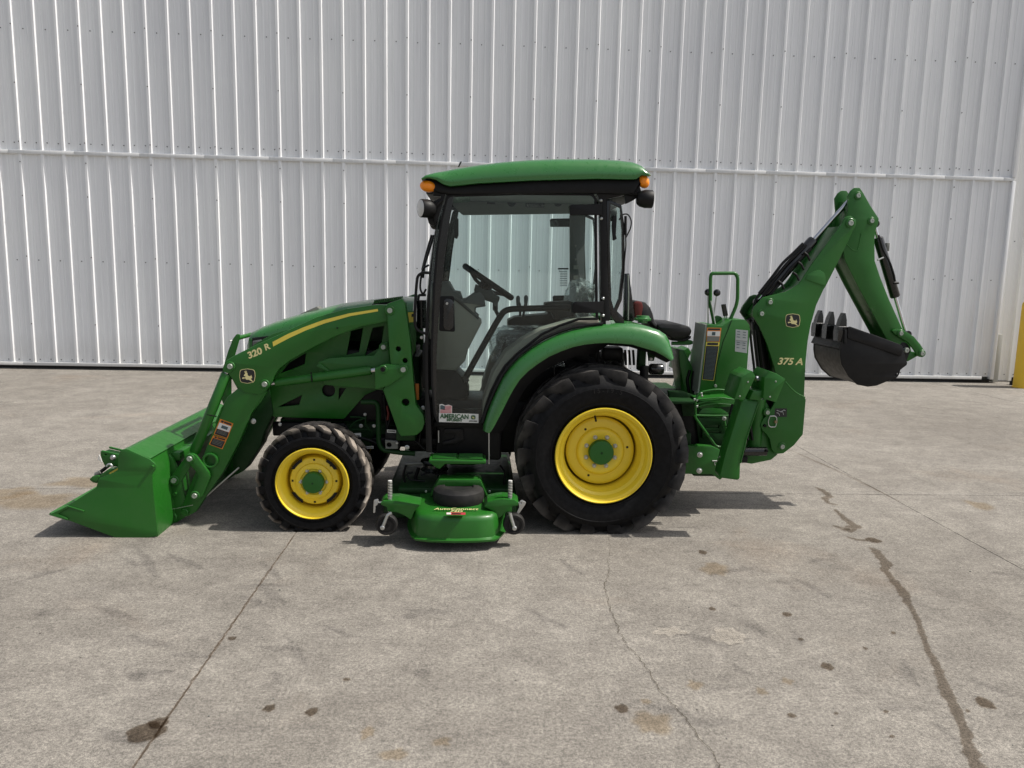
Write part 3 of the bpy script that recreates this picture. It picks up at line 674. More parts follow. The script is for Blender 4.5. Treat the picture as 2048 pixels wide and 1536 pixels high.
box('under_panel', (at(872,850,4.6).x, 4.60, .40), (at(1004,850,4.6).x, 4.66, .72), BPLAST, tr, .02)
box('floor_pan', (at(866,850,4.56).x, 4.57, .615), (at(1000,850,4.5).x, far(4.57), .645), BPLAST, tr, .008)
plate('side_rib', [(888,858),(926,858),(928,880),(915,888),(885,892),(885,884),(908,878),(912,868),(888,868)], 4.585, 4.60, BLACK, tr, 4)
for px in (741,): boxpx('valve_block', 718, 806, 743, 830, 4.80, 4.9, DGREEN, tr, .01)
boxpx('control_box', 770, 862, 800, 900, 4.66, 4.8, BLACK, tr, .008)
plate('bracket', [(770,880),(795,882),(796,898),(771,898)], 4.63, 4.655, GREYM, tr, 1, [(778,890,5)])
bolt(814, 895, 4.62, 3.2, tr); bolt(794, 886, 4.62, 1.8, tr); bolt(722, 852, 4.74, 2.6, tr); bolt(748, 852, 4.74, 2.4, tr); bolt(730, 829, 4.78, 2.2, tr); bolt(560, 849, 4.7, 2.4, tr); bolt(846, 816, 4.6, 3, tr)
for q in (([(720,812),(736,812),(736,817),(720,817)], 4.795), ([(700,867),(722,866),(722,884),(700,883)], 4.72), ([(774,859),(792,860),(792,866),(774,865)], 4.65), ([(731,893),(747,892),(747,897),(731,897)], 4.72)):
    o = decal('id_label', [(q[0], WHITE), (quad_in(q[0], .1,.25,.9,.7), GREYM)], q[1], tr)
for pts in ([(700,834),(720,834),(732,838)], [(700,855),(712,842),(726,838)], [(731,832),(731,852),(745,864)], [(700,861),(716,859),(740,860)]): tubepx('fuel_line', pts, 4.77, .006, DGREEN, tr, .02, 8)
for pts in ([(690,850),(700,872),(740,880),(790,905)], [(775,800),(780,840),(772,862),(800,905)], [(768,790),(770,830),(778,870)], [(800,880),(830,880),(850,900)], [(830,820),(842,850),(838,890)], [(855,880),(858,900),(880,905)]): tubepx('hydraulic_hose', pts, 4.72, .010, BLACK, tr, .03, 8)
tubepx('red_cable', [(774,812),(777,826),(775,840)], 4.70, .008, REDV, tr, 0, 8)
boxpx('frame_bracket', 545, 846, 690, 872, 4.84, 4.88, BLACK, tr, .01)
boxpx('amber_reflector', 830, 768, 838, 800, 4.62, 4.64, OPRINT, tr, .004)
tubepx('guard_pipe', [(722,804),(752,804),(757,815),(757,885),(764,900),(796,905),(830,907)], 4.66, .0155, DGREEN, tr, .03, 12)
boxpx('hose_guard', 850, 798, 860, 846, 4.60, 4.61, ROPS, tr, .002)
# silver strut and drain pipe below the cab
tubepx('gas_strut', [(978,862),(978,928)], 4.50, .0045, ZINC, tr); tubepx('drain_pipe', [(877,861),(877,885)], 4.58, .005, ZINC, tr)
box('rear_frame', (XRr+.1, YC-.28, .42), (at(1385,900,4.75).x, YC+.28, .55), DGREEN, tr, .01)
for yy in (4.66, far(4.70)): tube('lift_link', [(XRr+.28, yy, 1.00), (XRr+.28, yy, .80), (XRr+.36, yy, .5)], .028, BLACK, tr, 0, 12)
boxpx('hitch_strut', 1277, 700, 1293, 742, 4.70, 4.78, DGREEN, tr, .006)
q = at(1308, 738, 4.75); lathe('remote_coupler', [(.028, -.03), (.035, -.02), (.035, .05), (.028, .06)], BGLOSS, tr, 20, 'X', q)
plate('coupler_bracket', [(1296,705),(1312,705),(1308,722),(1298,722)], 4.72, 4.75, DGREEN, tr)
bolt(1302, 718, 4.715, 2.2, tr)
for k, x in enumerate((1196, 1206, 1250, 1258, 1266)): tubepx('hydraulic_hose', [(x,700),(x+1,712),(x+2,730)], 4.80, .008, BLACK, tr, .01, 8)
boxpx('hitch_cylinder', 1205, 695, 1248, 722, 4.78, 4.9, BLACK, tr, .02)
tubepx('exhaust_pipe', [(843,600),(843,656)], 4.86, .030, BGLOSS, tr, 0, 18)

# ---------------------------------------------------------------- bonnet
def hood_mesh():
    st = [(505,676,.20,700),(512,660,.225,702),(530,651,.245,705),(560,640,.262,705),(610,625,.28,703),(680,608,.295,700),(745,599,.305,700),(805,594,.31,700),(832,595,.31,700)]
    bm = bmesh.new(); rows = []
    for px, py, hw, pyb in st:
        t = at(px, py, YC-.08); x = t.x; zt = t.z; zb = zt-.16 if px > 520 else zt-.10
        row = []
        for (fy, fz) in ((-1.03, 1.0), (-1.03, .62), (-1.0, .36), (-.94, .22), (-.84, .12), (-.66, .06), (-.35, .015), (0, 0), (.35, .015), (.66, .06), (.84, .12), (.94, .22), (1.0, .36), (1.03, .62), (1.03, 1.0)):
            row.append(bm.verts.new((x, YC+fy*hw, zt-fz*(zt-zb))))
        rows.append(row)
    for a, b in zip(rows, rows[1:]):
        for i in range(14): bm.faces.new((a[i], a[i+1], b[i+1], b[i]))
    bm.faces.new(rows[0]); bm.faces.new(rows[-1][::-1]); bmesh.ops.recalc_face_normals(bm, faces=bm.faces); return bm
hood = from_bm('hood', hood_mesh(), GREEN2, tr, 50)
YH = YC-.318
plate('side_panel', [(506,690),(545,668),(640,640),(760,625),(832,622),(832,700),(800,760),(730,790),(688,838,10),(545,834,10),(528,800)], YH, YH+.015, GREEN, hood, 0,
      [ [(702,662),(726,656),(718,704),(693,710)], [(745,656),(768,652),(762,694),(730,712)], [(578,726),(612,706),(609,728),(560,748)], [(604,790),(556,814),(598,810)], (657,781,13), [(678,776),(692,776),(677,800)] ])
box('radiator_core', (at(560,700,YH).x, YH+.03, .60), (at(826,700,YH).x, far(YH)-.03, 1.06), BLACK, hood, .02)
plate('side_panel', [(506,690),(545,668),(640,640),(760,625),(832,622),(832,700),(800,760),(730,790),(688,838,10),(545,834,10),(528,800)], far(YH)-.015, far(YH), GREEN, hood, 0, Yr=YH)
# nose: black lamp band and grille
plate('lamp_band', [(504,676),(545,671),(560,675),(530,690),(504,697)], YC-.272, YC-.20, BLACK, hood, 2)
plate('head_lamp', [(505,682),(522,679),(526,684),(512,692),(505,693)], YC-.278, YC-.25, HLENS, hood, 2)
plate('grille', [(506,699),(532,694),(560,760),(560,830),(536,832),(516,780)], YC-.25, YC+.25, BLACK, hood, 3, Yr=YC-.262)
plate('bonnet_vent_cap', [(600,628),(634,613),(640,618),(640,624),(606,630)], YC-.06, YC+.06, GREYM, hood, 1, Yr=YC-.05)
for k in range(13): plate('vent_slat', [(747+4.4*k,607-.6*k),(749+4.4*k,600-.6*k),(750.6+4.4*k,600-.6*k),(750+4.4*k,607-.6*k)], YC-.30, YC-.20, GREEN, hood, 0, bev=0, Yr=YC-.29)
plate('vent_backing', [(744,608),(806,600),(806,604),(744,611)], YC-.285, YC-.18, BLACK, hood, 0, bev=0, Yr=YC-.29)
decal('bonnet_stripe', [([(816,625),(832,624),(832,643),(818,645)], YPRINT), ([(823,628),(832,627),(832,633),(823,634)], BPRINT)], YH-.001, hood)
# guard in front of the grille
gp = [(443,800),(441,770),(446,735),(456,702),(466,677),(473,668,5),(480,669,5),(478,680),(468,715),(462,745),(462,790),(470,835),(460,840)]
g1 = plate('grille_guard', gp, YC-.26, YC-.245, GREEN, tr, 2); pin(461, 682, YC-.262, 1.6, g1, WHITE, False, 'bolt')
plate('guard_plate', gp, YC+.245, YC+.26, GREEN, g1, 2, Yr=YC-.26)
a = at(476, 676, YC-.25); tube('guard_bar', [(a.x, YC-.25, a.z), (a.x+.012, YC+.25, a.z)], .014, GREEN, g1, 0, 12)
a = at(450, 760, YC-.25); tube('guard_bar', [(a.x, YC-.25, a.z), (a.x, YC+.25, a.z)], .014, GREEN, g1, 0, 12)

# ---------------------------------------------------------------- cab
YD = 4.50
DOOR = [(893,389,10),(1040,385),(1186,386,12),(1194,398,4),(1195,520),(1196,622),(1198,640,3),(1158,641),(1120,654),(1085,671),(1061,690),(1035,711),(1013,733),(998,757),(985,783),(976,808),(969,833),(963,849,5),(920,848),(874,846,6),(867,830),(862,770),(861,700),(863,640),(866,570),(872,500),(881,440)]
def inset(pts, d):
    n = len(pts); out = []
    for i in range(n):
        a, p, c = Vector(pts[i-1][:2]), Vector(pts[i][:2]), Vector(pts[(i+1) % n][:2])
        e0 = (p-a).normalized(); e1 = (c-p).normalized(); n0 = Vector((-e0.y, e0.x)); n1 = Vector((-e1.y, e1.x))
        b = (n0+n1); b = b/max(b.length_squared, .3)*2
        out.append((p.x+b.x*d, p.y+b.y*d)+tuple(pts[i][2:]))
    return out
cabf = plate('cab_frame', [(884,369),(900,372),(1063,361),(1195,357),(1272,358),(1262,374),(1258,388),(1232,394),(1213,398),(1214,480),(1216,560),(1219,616),(1222,634),(1216,647),(1204,650),(1204,640),(1202,610),(1200,400),(1192,385,4),(1040,381),(892,384,4),(876,440),(867,500),(860,570),(856.5,640),(856,710),(857,780),(862,835),(864,905),(852,905),(850,780),(849,690),(851,640),(857,570),(865,500),(872,455),(880,410)], YD-.004, YD+.06, BLACK, tr, 2)
mirror(cabf)
dr = plate('door', DOOR, YD-.006, YD+.014, BPLAST, tr, 0, [inset(DOOR, 5)])
gl = plate('door_glass', inset(DOOR, 3.5), YD-.002, YD+.003, GLASS, dr, 0, bev=0)
plate('glass_border', [(893,391),(908,390),(903,420),(892,495),(884,564),(877,640),(873,720),(874,836),(868,830),(863,770),(862,700),(864,640),(867,570),(873,500),(882,440)], YD-.0045, YD-.0025, BGLOSS, dr, 0, bev=0)
for x0, y0, x1, y1 in ((1139,409,1204,430), (1145,604,1207,626)):
    h = plate('hinge', [(x0,y0+3,2),(x0+4,y0,2),(x1,y0-1),(x1,y1),(x0+1,y1,2)], YD-.034, YD-.012, BPLAST, dr, 1)
for x, y in ((1202,401),(1202.6,437),(1206,597),(1206,631)):
    q = at(x, y, YD-.012); lathe('hinge_bolt', [(.009, 0), (.0085, -.006), (.005, -.010), (.0001, -.011)], ZINC, dr, 14, 'Y', q)
hd = plate('door_handle', [(887,600,5),(893,597,4),(903,598,5),(908,606,5),(907,655,5),(900,661,5),(890,660,4),(886,652,4)], YD-.045, YD-.012, BGLOSS, dr, 1, bev=.008)
plate('handle_recess', [(880,592,4),(908,592,4),(910,664,4),(878,662,4)], YD-.0125, YD-.0035, BPLAST, dr, 0)
pin(894, 607, YD-.046, 2.6, dr, ZINC, False, 'key_lock')
gb = tubepx('door_grab_bar', [(929,760),(948,724),(995,641),(1008,622),(1022,618),(1096,616),(1140,616)], YD+.05, .0185, BPLAST, dr, .05, 12)
tubepx('bar_foot', [(928,752),(932,764)], YD+.05, .022, BPLAST, dr, 0, 10)
for k, s in ((0, 0),):
    st = decal('dealer_sticker', [([(878,826),(957,828),(957,846),(878,844)], WHITE), ([(879,809),(884,808),(890,811),(897,809.5),(904,812),(904,827),(879,826)], WHITE)], YD-.006, dr)
for k in range(6):
    y0 = 811.5+2.5*k
    plate('flag_stripe', [(890 if k < 3 else 880.5, y0+.7), (897,y0-.1), (903,y0+.8), (903,y0+2.0), (897,y0+1.1), (890 if k < 3 else 880.5,y0+1.9)], YD-.0095, YD-.0085, RPRINT, st, 0, bev=0)
plate('flag_canton', [(880.5,811),(884,810),(890,812.5),(890,819.5),(880.5,818.5)], YD-.0095, YD-.0085, NPRINT, st, 0, bev=0)
text('sticker_text', 'AMERICAN', 909, 833.2, YD-.0085, .027, GPRINT, st, -.02, 0, 'CENTER', .0016, .92)
text('sticker_text', 'IMPLEMENT', 909, 840.6, YD-.0085, .0145, GPRINT, st, -.02, 0, 'CENTER', .0008, .9)
plate('sticker_badge', [(942,830.5,3),(951,830.7,3),(951,839,3),(942,838.7,3)], YD-.0095, YD-.0085, GPRINT, st, 0, bev=0); text('sticker_text', 'JOHN DEERE', 946.5, 842.3, YD-.0085, .006, BPRINT, st, -.02, 0, 'CENTER', .0004)
plate('badge_deer', [(946.5+(a-72)*.055, 834.8+(b-67)*.055) for a, b in DEER], YD-.0105, YD-.0096, CREAM, st, 0, bev=0)
mirror(dr)
for ch in list(tr.children):
    if ch.name.startswith('door.'):
        for g in list(ch.children):
            if g.name.split('.')[0] in ('dealer_sticker', 'door_grab_bar', 'bar_foot'): 
                for h in list(g.children): bpy.data.objects.remove(h)
                bpy.data.objects.remove(g)
# windscreen, rear quarter and rear window
def skin(name, pts, Y0, Y1, t, mat, parent):
    """curved sheet running across the cab along a side-view line"""
    P = [at(p[0], p[1], Y0) for p in pts]; bm = bmesh.new(); rows = []
    for i, p in enumerate(P):
        d = (P[min(i+1, len(P)-1)]-P[max(i-1, 0)]).normalized(); nv = Vector((-d.z, 0, d.x))*t
        rows.append([bm.verts.new((p.x, Y0, p.z)), bm.verts.new((p.x, Y1, p.z)), bm.verts.new((p.x+nv.x, Y1, p.z+nv.z)), bm.verts.new((p.x+nv.x, Y0, p.z+nv.z))])
    for a, b in zip(rows, rows[1:]):
        for k in range(4): bm.faces.new((a[k], a[(k+1) % 4], b[(k+1) % 4], b[k]))
    bm.faces.new(rows[0]); bm.faces.new(rows[-1][::-1]); bmesh.ops.recalc_face_normals(bm, faces=bm.faces); return from_bm(name, bm, mat, parent, 40)
skin('windscreen', [(880,400),(868,470),(858,540),(852,610),(850,690)], YD+.05, far(YD+.05), .005, GLASS, tr)
box('cowl', (at(850,690,YD).x-.02, YD+.05, at(850,780,YD).z), (at(850,690,YD).x+.03, far(YD+.05), at(850,690,YD).z), BPLAST, tr, .01)
skin('rear_window', [(1243,412),(1248,480),(1248,540),(1240,600),(1228,640)], YD+.10, far(YD+.10), .005, GLASS2, tr)
qw = plate('quarter_frame', [(1213,398),(1224,402,6),(1243,410,5),(1249,450),(1250,540),(1244,600),(1234,622),(1246,634,4),(1250,650),(1236,652),(1224,636),(1217,618),(1214,480)], YD+.03, YD+.05, BGLOSS, tr, 0, [[(1222,408),(1240,416),(1243.5,460),(1244,535),(1237,597),(1228,618),(1223,600),(1220,480)]])
plate('quarter_glass', [(1221,407),(1241,415),(1245,460),(1245,536),(1238,598),(1228,620),(1222,601),(1219,480)], YD+.037, YD+.042, GLASS, qw, 0, bev=0)
mirror(qw)
tubepx('rear_wiper', [(1241,430),(1245,470),(1247,540),(1238,600)], YD+.25, .005, BLACK, tr, .02, 6)
tubepx('washer_hose', [(1238,440),(1246,428),(1256,428),(1263,440),(1262,455),(1252,475)], YD+.04, .004, BLACK, tr, .02, 6)
tubepx('rear_latch', [(1251,432),(1251,470)], YD+.02, .008, BLACK, tr, 0, 8); tubepx('latch_rod', [(1251,470),(1252,490),(1249,520),(1247,560),(1240,590)], YD+.02, .004, BLACK, tr, .02, 6)
plate('quarter_handle', [(1226,430),(1234,432),(1232,470),(1234,478),(1226,482),(1224,450)], YD+.01, YD+.03, BLACK, tr, 2)
# roof
def loft_roof():
    top = [(843.5,356),(850,349.5),(870,343),(916,334),(960,327),(1011,321),(1060,317.5),(1116,315.5),(1195,315.8),(1240,318),(1269,321.5),(1283,328),(1292,338),(1299.6,349)]
    lowr = [(844,358.5),(850,355),(860,354.5),(874,358.5),(886,366.5),(900,370.7),(958,364.6),(1063,359),(1116,357),(1195,355.5),(1250,356.5),(1272,356.5),(1283,348),(1299,351)]
    xs = [843.6+ (1299.4-843.6)*k/60 for k in range(61)]
    def ev(L, x):
        for a, b in zip(L, L[1:]):
            if a[0] <= x <= b[0]: return a[1]+(b[1]-a[1])*(x-a[0])/max(b[0]-a[0], 1e-6)
        return L[0][1] if x < L[0][0] else L[-1][1]
    Y0 = 4.44; bm = bmesh.new(); rows = []; W = far(Y0)-Y0
    for x in xs:
        t = at(x, ev(top, x), Y0+.03); lo = at(x, max(ev(lowr, x), ev(top, x)+1.5), Y0); h = t.z-lo.z; row = []
        sec = [(.03, .0, -.004), (.0, .0, 0), (-.004, .10, 0), (-.003, .3, 0), (.006, .55, 0), (.022, .78, 0), (.05, .92, 0), (.10, 1.0, .002), (.25, 1.0, .02), (.45, 1.0, .03), (W/2, 1.0, .034)]
        full = sec + [(W-a, b, c) for a, b, c in sec[-2::-1]]
        for yy, f, e in full: row.append(bm.verts.new((t.x, Y0+yy, lo.z+f*h+e*min(1, h/.06))))
        rows.append(row)
    n_ = len(rows[0])
    for a, b in zip(rows, rows[1:]):
        for i in range(n_-1): bm.faces.new((a[i], a[i+1], b[i+1], b[i]))
        bm.faces.new((a[-1], a[0], b[0], b[-1]))
    bm.faces.new(rows[0]); bm.faces.new(rows[-1][::-1]); bmesh.ops.recalc_face_normals(bm, faces=bm.faces); return bm
roof = from_bm('roof', loft_roof(), GREEN2, tr, 50)
lip = [(844,358.5),(850,355.3),(860,354.8),(874,358.8),(886,366.8),(900,371),(958,365),(1063,359.4),(1195,356),(1250,357),(1272,357),(1283,348.8),(1298,351)]
tubepx('roof_lip', lip, 4.442, .0045, GREEN2, roof, 0, 8)
hdr = [(852,357),(872,360),(886,369),(900,373),(1063,361.5),(1195,358),(1272,359),(1284,351),(1292,353),(1268,392),(1255,389),(1195,387),(897,389),(876,385),(868,382),(846,366)]
plate('roof_underside', hdr, 4.475, 4.57, BPLAST, roof, 1, bev=.012); plate('roof_underside', hdr, far(4.57), far(4.475), BPLAST, roof, 1, bev=.012, Yr=4.475)
e_ = [(at(a_, b_, 4.475), at(c_, d_, 4.475)) for a_, b_, c_, d_ in ((850,384,892,362), (1240,390,1288,358), (880,368,1280,360))]
for i_, (a_, b_) in enumerate(e_): box('ceiling' if i_ == 2 else 'roof_cross_member', (a_.x, 4.571, a_.z), (b_.x, far(4.571), b_.z+(.03 if i_ == 2 else 0)), CEIL if i_ == 2 else BPLAST, roof, .004)
def lamp(px, py, rx, ry, Y, tilt):
    q = at(px, py, Y); bm = bmesh.new(); bmesh.ops.create_uvsphere(bm, u_segments=24, v_segments=14, radius=1)
    R_ = Matrix.Rotation(tilt, 3, 'Y')
    for v in bm.verts:
        p = Vector((v.co.x*rx*mpp(Y), v.co.y*.045, v.co.z*ry*mpp(Y))); v.co = R_@p
    return from_bm('turn_signal', bm, AMBER, roof, 60, q)
for (px, py, rx, ry, ti) in ((856.5,372.5,16.5,11.5,.12), (1287,363,10.5,14,-.5)):
    o = lamp(px, py, rx, ry, 4.50, ti); q = at(px, py, 4.50)
    c = copy_part(o, roof); c.location = o.location + Vector((0, 2*(YC-4.50), 0))
    for k in range(5):
        f = -.7+.35*k; z = math.sqrt(max(0, 1-f*f))
        R_ = Matrix.Rotation(ti, 3, 'Y'); a = R_@Vector((-rx*mpp(4.5)*z*.92, 0, f*ry*mpp(4.5))); b = R_@Vector((rx*mpp(4.5)*z*.92, 0, f*ry*mpp(4.5))); yy = -.0445*z if z > .2 else -.01
        tube('lens_rib', [q+a*.9+Vector((0,yy*.45,0)), q+(a+b)/2+Vector((0,yy*1.01,0)), q+b*.9+Vector((0,yy*.45,0))], .0018, AMBER, o, 0, 6)
box('lamp_bracket', at(866,392,4.5), at(884,376,4.56), BLACK, roof, .004)
def worklight(px, py, r, dx, Y):
    q = at(px, py, Y); w = lathe('work_light', [(.0001, dx*.055), (r*.6, dx*.055), (r*.85, dx*.04), (r, dx*.01), (r, -dx*.03), (r*.95, -dx*.034)], BPLAST, tr, 28, 'X', q)
    lathe('lamp_lens', [(r*.95, -dx*.0335), (r*.5, -dx*.041), (.0001, -dx*.043)], LENS, w, 28, 'X', q); return w
wl = worklight(852, 417, .052, 1, 4.46); wl.rotation_euler.z = math.radians(28); wm = mirror(wl); wm.rotation_euler.z = -math.radians(28)
wl2 = worklight(1293, 398, .052, -1, 4.48); mirror(wl2)
tubepx('light_arm', [(862,417),(872,412),(884,400)], 4.47, .012, BLACK, tr, 0, 8); plate('light_bracket', [(868,402),(880,396),(882,412),(876,440),(870,446),(866,430)], 4.475, 4.495, BLACK, tr, 1)
tubepx('light_arm', [(1283,394),(1270,386),(1262,378)], 4.50, .014, BLACK, tr, 0, 8); plate('light_bracket', [(1250,388),(1280,374),(1284,386),(1268,400),(1252,408)], 4.50, 4.53, BLACK, tr, 1)
plate('horn_cover', [(854,434),(866,430),(872,446),(866,452),(858,448)], 4.50, 4.56, BLACK, tr, 3)
tubepx('antenna', [(917,334),(922.5,323)], 4.75, .004, BLACK, tr, 0, 6)
tubepx('windscreen_wiper', [(868,470),(857,505),(849,530),(846,556)], 4.70, .007, BLACK, tr, .02, 8); tubepx('wiper_blade', [(864,470),(853,508),(845,540)], 4.75, .009, BLACK, tr, .02, 6)
tubepx('grab_handle', [(862,546),(845,545),(835,552),(832,580),(829,640),(832,658),(845,666),(856,667)], 4.50, .0085, BLACK, tr, .04, 10)
tubepx('washer_hose', [(858,530),(846,536),(841,560),(840,578),(846,590),(852,578)], 4.56, .006, BLACK, tr, .03, 8)
tubepx('mirror_arm', [(852,590),(838,590),(836,600)], 4.56, .008, BLACK, tr, .01, 8)
bolt(843, 675, 4.56, 2.2, tr); plate('latch_plate', [(1212,642),(1221,642),(1221,650),(1212,650)], 4.49, 4.495, WHITE, tr, 0, bev=0)
# headliner with vents and radio, far side of the cab
YHL = far(4.57)-.03
hl = plate('headliner', [(900,394),(1192,390),(1190,412),(1150,427,8),(925,430,8),(905,410)], YHL, far(4.57)-.002, CEIL, tr, 1, bev=.006)
for px in (1023, 1116): q = at(px, 404.5, YHL-.001); lathe('air_vent', [(.030, .003), (.030, -.004), (.024, -.006), (.022, -.001), (.0001, 0)], BPLAST, hl, 24, 'Y', q)
boxpx('radio', 1052, 398, 1089, 414, YHL-.01, YHL+.005, BGLOSS, hl, .003); boxpx('switch_pod', 974, 399, 990, 408, YHL-.008, YHL+.005, BPLAST, hl, .003)
plate('inner_mirror', [(910,437,3),(917,436,3),(917,470,3),(914,478,3),(909,476,3),(908,450)], 5.2, 5.24, BLACK, tr, 1); tubepx('mirror_stem', [(906,432),(912,440)], 5.22, .006, BLACK, tr, 0, 6)
for y in (492, 519, 534.5, 555, 578): decal('pillar_symbol', [([(1147,y-4),(1157,y-4),(1157,y+4),(1147,y+4)] if y > 525 else [(1149,y-2),(1154,y-2),(1151.5,y+3)], GREYM)], far(YD)-.07, tr)
plate('inner_pillar', [(1140,430),(1169,430),(1169,620),(1140,620)], far(YD)-.066, far(YD)-.03, GREYT, tr, 1, Yr=far(YD)-.066)
glabel = decal('glass_label', [([(1116,536),(1137,536),(1137,539),(1116,539)], BPRINT)], far(YD)-.01, tr)
for k in range(9): plate('print', [(1120,542+3.6*k),(1134,542+3.6*k),(1134,543.3+3.6*k),(1120,543.3+3.6*k)], far(YD)-.012, far(YD)-.0115, NPRINT, glabel, 0, bev=0)
# dash, steering, floor, seat
dash = plate('dashboard', [(864,567),(896,564),(906,584),(919,586),(923,600),(930,600),(948,588),(960,584),(968,596),(971,612),(952,615),(951,632),(964,645),(958,657),(946,680),(936,700),(930,722),(912,742),(858,745),(858,620)], YC-.17, YC+.17, TAN, tr, 3, bev=.015)
plate('dash_top', [(864,566),(896,563),(907,583),(919,585),(924,600),(930,599),(948,587),(960,583),(969,596),(971.5,613),(951.5,616),(951.5,632),(960,640),(925,608),(905,600),(864,600)], YC-.175, YC+.175, GREYT, dash, 2, bev=.008)
plate('access_cover', [(884,662,6),(944,661,6),(936,700,6),(918,716,6),(890,716,6)], YC-.174, YC-.168, TAN, dash, 0, bev=.002)
plate('floor_mat', [(866,738),(912,742),(930,760),(938,790),(900,820),(866,830)], YC-.18, YC+.18, BPLAST, tr, 3, bev=.01)
sw_c = at(976.6, 564, 5.05); bm = bmesh.new(); Rr = .180; RT = Matrix.Rotation(math.radians(33), 3, 'Y')
prev = []
for i in range(40):
    a = 2*PI*i/40; c_ = Vector((Rr*math.cos(a), Rr*math.sin(a), 0)); d_ = Vector((math.cos(a), math.sin(a), 0)); prev.append([bm.verts.new(RT@(c_+d_*.021*math.cos(t)+Vector((0,0,.021*math.sin(t))))) for t in [2*PI*k/10 for k in range(10)]])
for i in range(40):
    for k in range(10): bm.faces.new((prev[i][k], prev[i][(k+1) % 10], prev[(i+1) % 40][(k+1) % 10], prev[(i+1) % 40][k]))
bmesh.ops.recalc_face_normals(bm, faces=bm.faces)
stw = from_bm('steering_wheel', bm, BPLAST, tr, 60, sw_c)
for a in (.5, 2.6, 4.7):
    p0 = sw_c+RT@Vector((0,0,-.05)); p1 = sw_c+RT@Vector((Rr*math.cos(a), Rr*math.sin(a), 0)); tube('spoke', [p0, p0.lerp(p1, .5)+RT@Vector((0,0,-.01)), p1], .012, BPLAST, stw, 0, 8)
tube('hub', [sw_c+RT@Vector((0,0,-.07)), sw_c+RT@Vector((0,0,-.02))], .045, BPLAST, stw, 0, 20)
plate('steering_column', [(951,568),(962,575),(975,580),(982,577),(992,590),(1000,594),(999,600),(996,606),(996,620),(986,622),(986,606),(968,600),(950,590),(948,580)], 5.0, 5.12, GREYT, tr, 2, bev=.012)
tubepx('column_stalk', [(991,612),(992,622),(998,634)], 5.0, .012, BLACK, tr, 0, 8)
for a in ([(1036,600),(1041,612),(1040,632)], [(1052,599),(1050,612),(1046,634)]):
    o = tubepx('control_lever', a, 5.22, .008, BLACK, tr, .02, 8); q = at(a[0][0], a[0][1]-1, 5.22); lathe('lever_grip', [(.0001,.028),(.011,.022),(.015,.008),(.012,-.03),(.009,-.05)], GREYT, o, 14, 'Z', q)
lin = plate('wheel_housing', [(964,850),(965,806),(984,748),(1010,706),(1045,680),(1085,659),(1140,643),(1197,636),(1200,650),(1158,652),(1120,665),(1085,682),(1061,701),(1035,722),(1013,744),(998,768),(985,794),(972,850)], YD+.07, YD+.30, TAN, tr, 3, bev=.012); mirror(lin)
plate('side_console', [(1016,641),(1030,634),(1095,628),(1096,622),(1150,612),(1150,640),(1080,660),(1016,656)], 5.30, 5.50, BPLAST, tr, 3, bev=.01, Yr=5.3)
plate('arm_console', [(1090,606),(1100,604),(1140,602),(1150,606),(1150,632),(1110,640),(1104,626),(1090,622)], YC-.30, YC-.18, BPLAST, tr, 2, bev=.008)
def cushion(name, lo, hi, mat, parent, seg=3, jig=.0, rot=None):
    bm = bmesh.new(); box_bm(bm, lo, hi, min(Vector(hi)-Vector(lo))*.38, 4, rot)
    for v in bm.verts: v.co += Vector((noise.noise(v.co*9), noise.noise(v.co*9+Vector((5,0,0))), noise.noise(v.co*9+Vector((0,7,0)))))*jig
    return from_bm(name, bm, mat, parent, 60)
sx = at(1010, 690, YC).x; sz = at(1010, 660, YC).z
seat = cushion('seat', (at(994,660,YC).x, YC-.24, sz-.16), (at(994,660,YC).x+.48, YC+.24, sz-.01), VINYL, tr)
cushion('seat_back', (at(994,660,YC).x+.48, YC-.22, sz-.05), (at(994,660,YC).x+.60, YC+.22, sz+.30), VINYL, seat, rot=Matrix.Rotation(.16, 3, 'Y'))
def crumple(name, lo, hi, parent, amp=.018, rot=None):
    bm = bmesh.new(); bmesh.ops.create_icosphere(bm, subdivisions=4, radius=1); lo = Vector(lo); hi = Vector(hi); c = (lo+hi)/2; s = (hi-lo)/2
    for v in bm.verts:
        p = v.co.copy(); q = Vector([math.copysign(abs(t)**.55, t) for t in p]); d = noise.fractal(p*3.1+lo*5, .9, 2.2, 4)
        v.co = c+Vector((q.x*s.x, q.y*s.y, q.z*s.z))*(1+d*amp*9)
        if rot is not None: v.co = rot@(v.co-c)+c
    return from_bm(name, bm, WRAP, parent, 30)
x0 = at(994,660,YC).x
crumple('plastic_wrap', (x0-.04, YC-.28, sz-.24), (x0+.46, YC+.28, sz+.03), seat); crumple('plastic_wrap', (x0+.45, YC-.25, sz), (x0+.63, YC+.25, sz+.34), seat, .018, Matrix.Rotation(.16, 3, 'Y'))
box('seat_base', (x0+.02, YC-.18, .65), (x0+.38, YC+.18, sz-.13), BPLAST, tr, .03)
pb = thing('paper_packet', 'pale blue printed packet lying on the cab floor behind the door glass', 'packet', (gnd(950,798,.648).x, gnd(950,798,.648).y, .648))
def lay(name, pts, z, mat, parent, t=.002):
    bm = bmesh.new(); f = bm.faces.new([bm.verts.new(gnd(*p, z)) for p in pts]); g = bmesh.ops.extrude_face_region(bm, geom=[f])
    for v in g['geom']:
        if isinstance(v, bmesh.types.BMVert): v.co.z -= t
    bmesh.ops.recalc_face_normals(bm, faces=bm.faces); return from_bm(name, bm, mat, parent, 0)
lay('sheet', [(926,802),(936,785),(948,786),(974,787),(975,799),(966,811),(955,810)], .650, paint('pale blue paper', (.30,.44,.48), .5, 0, 0, .05), pb)
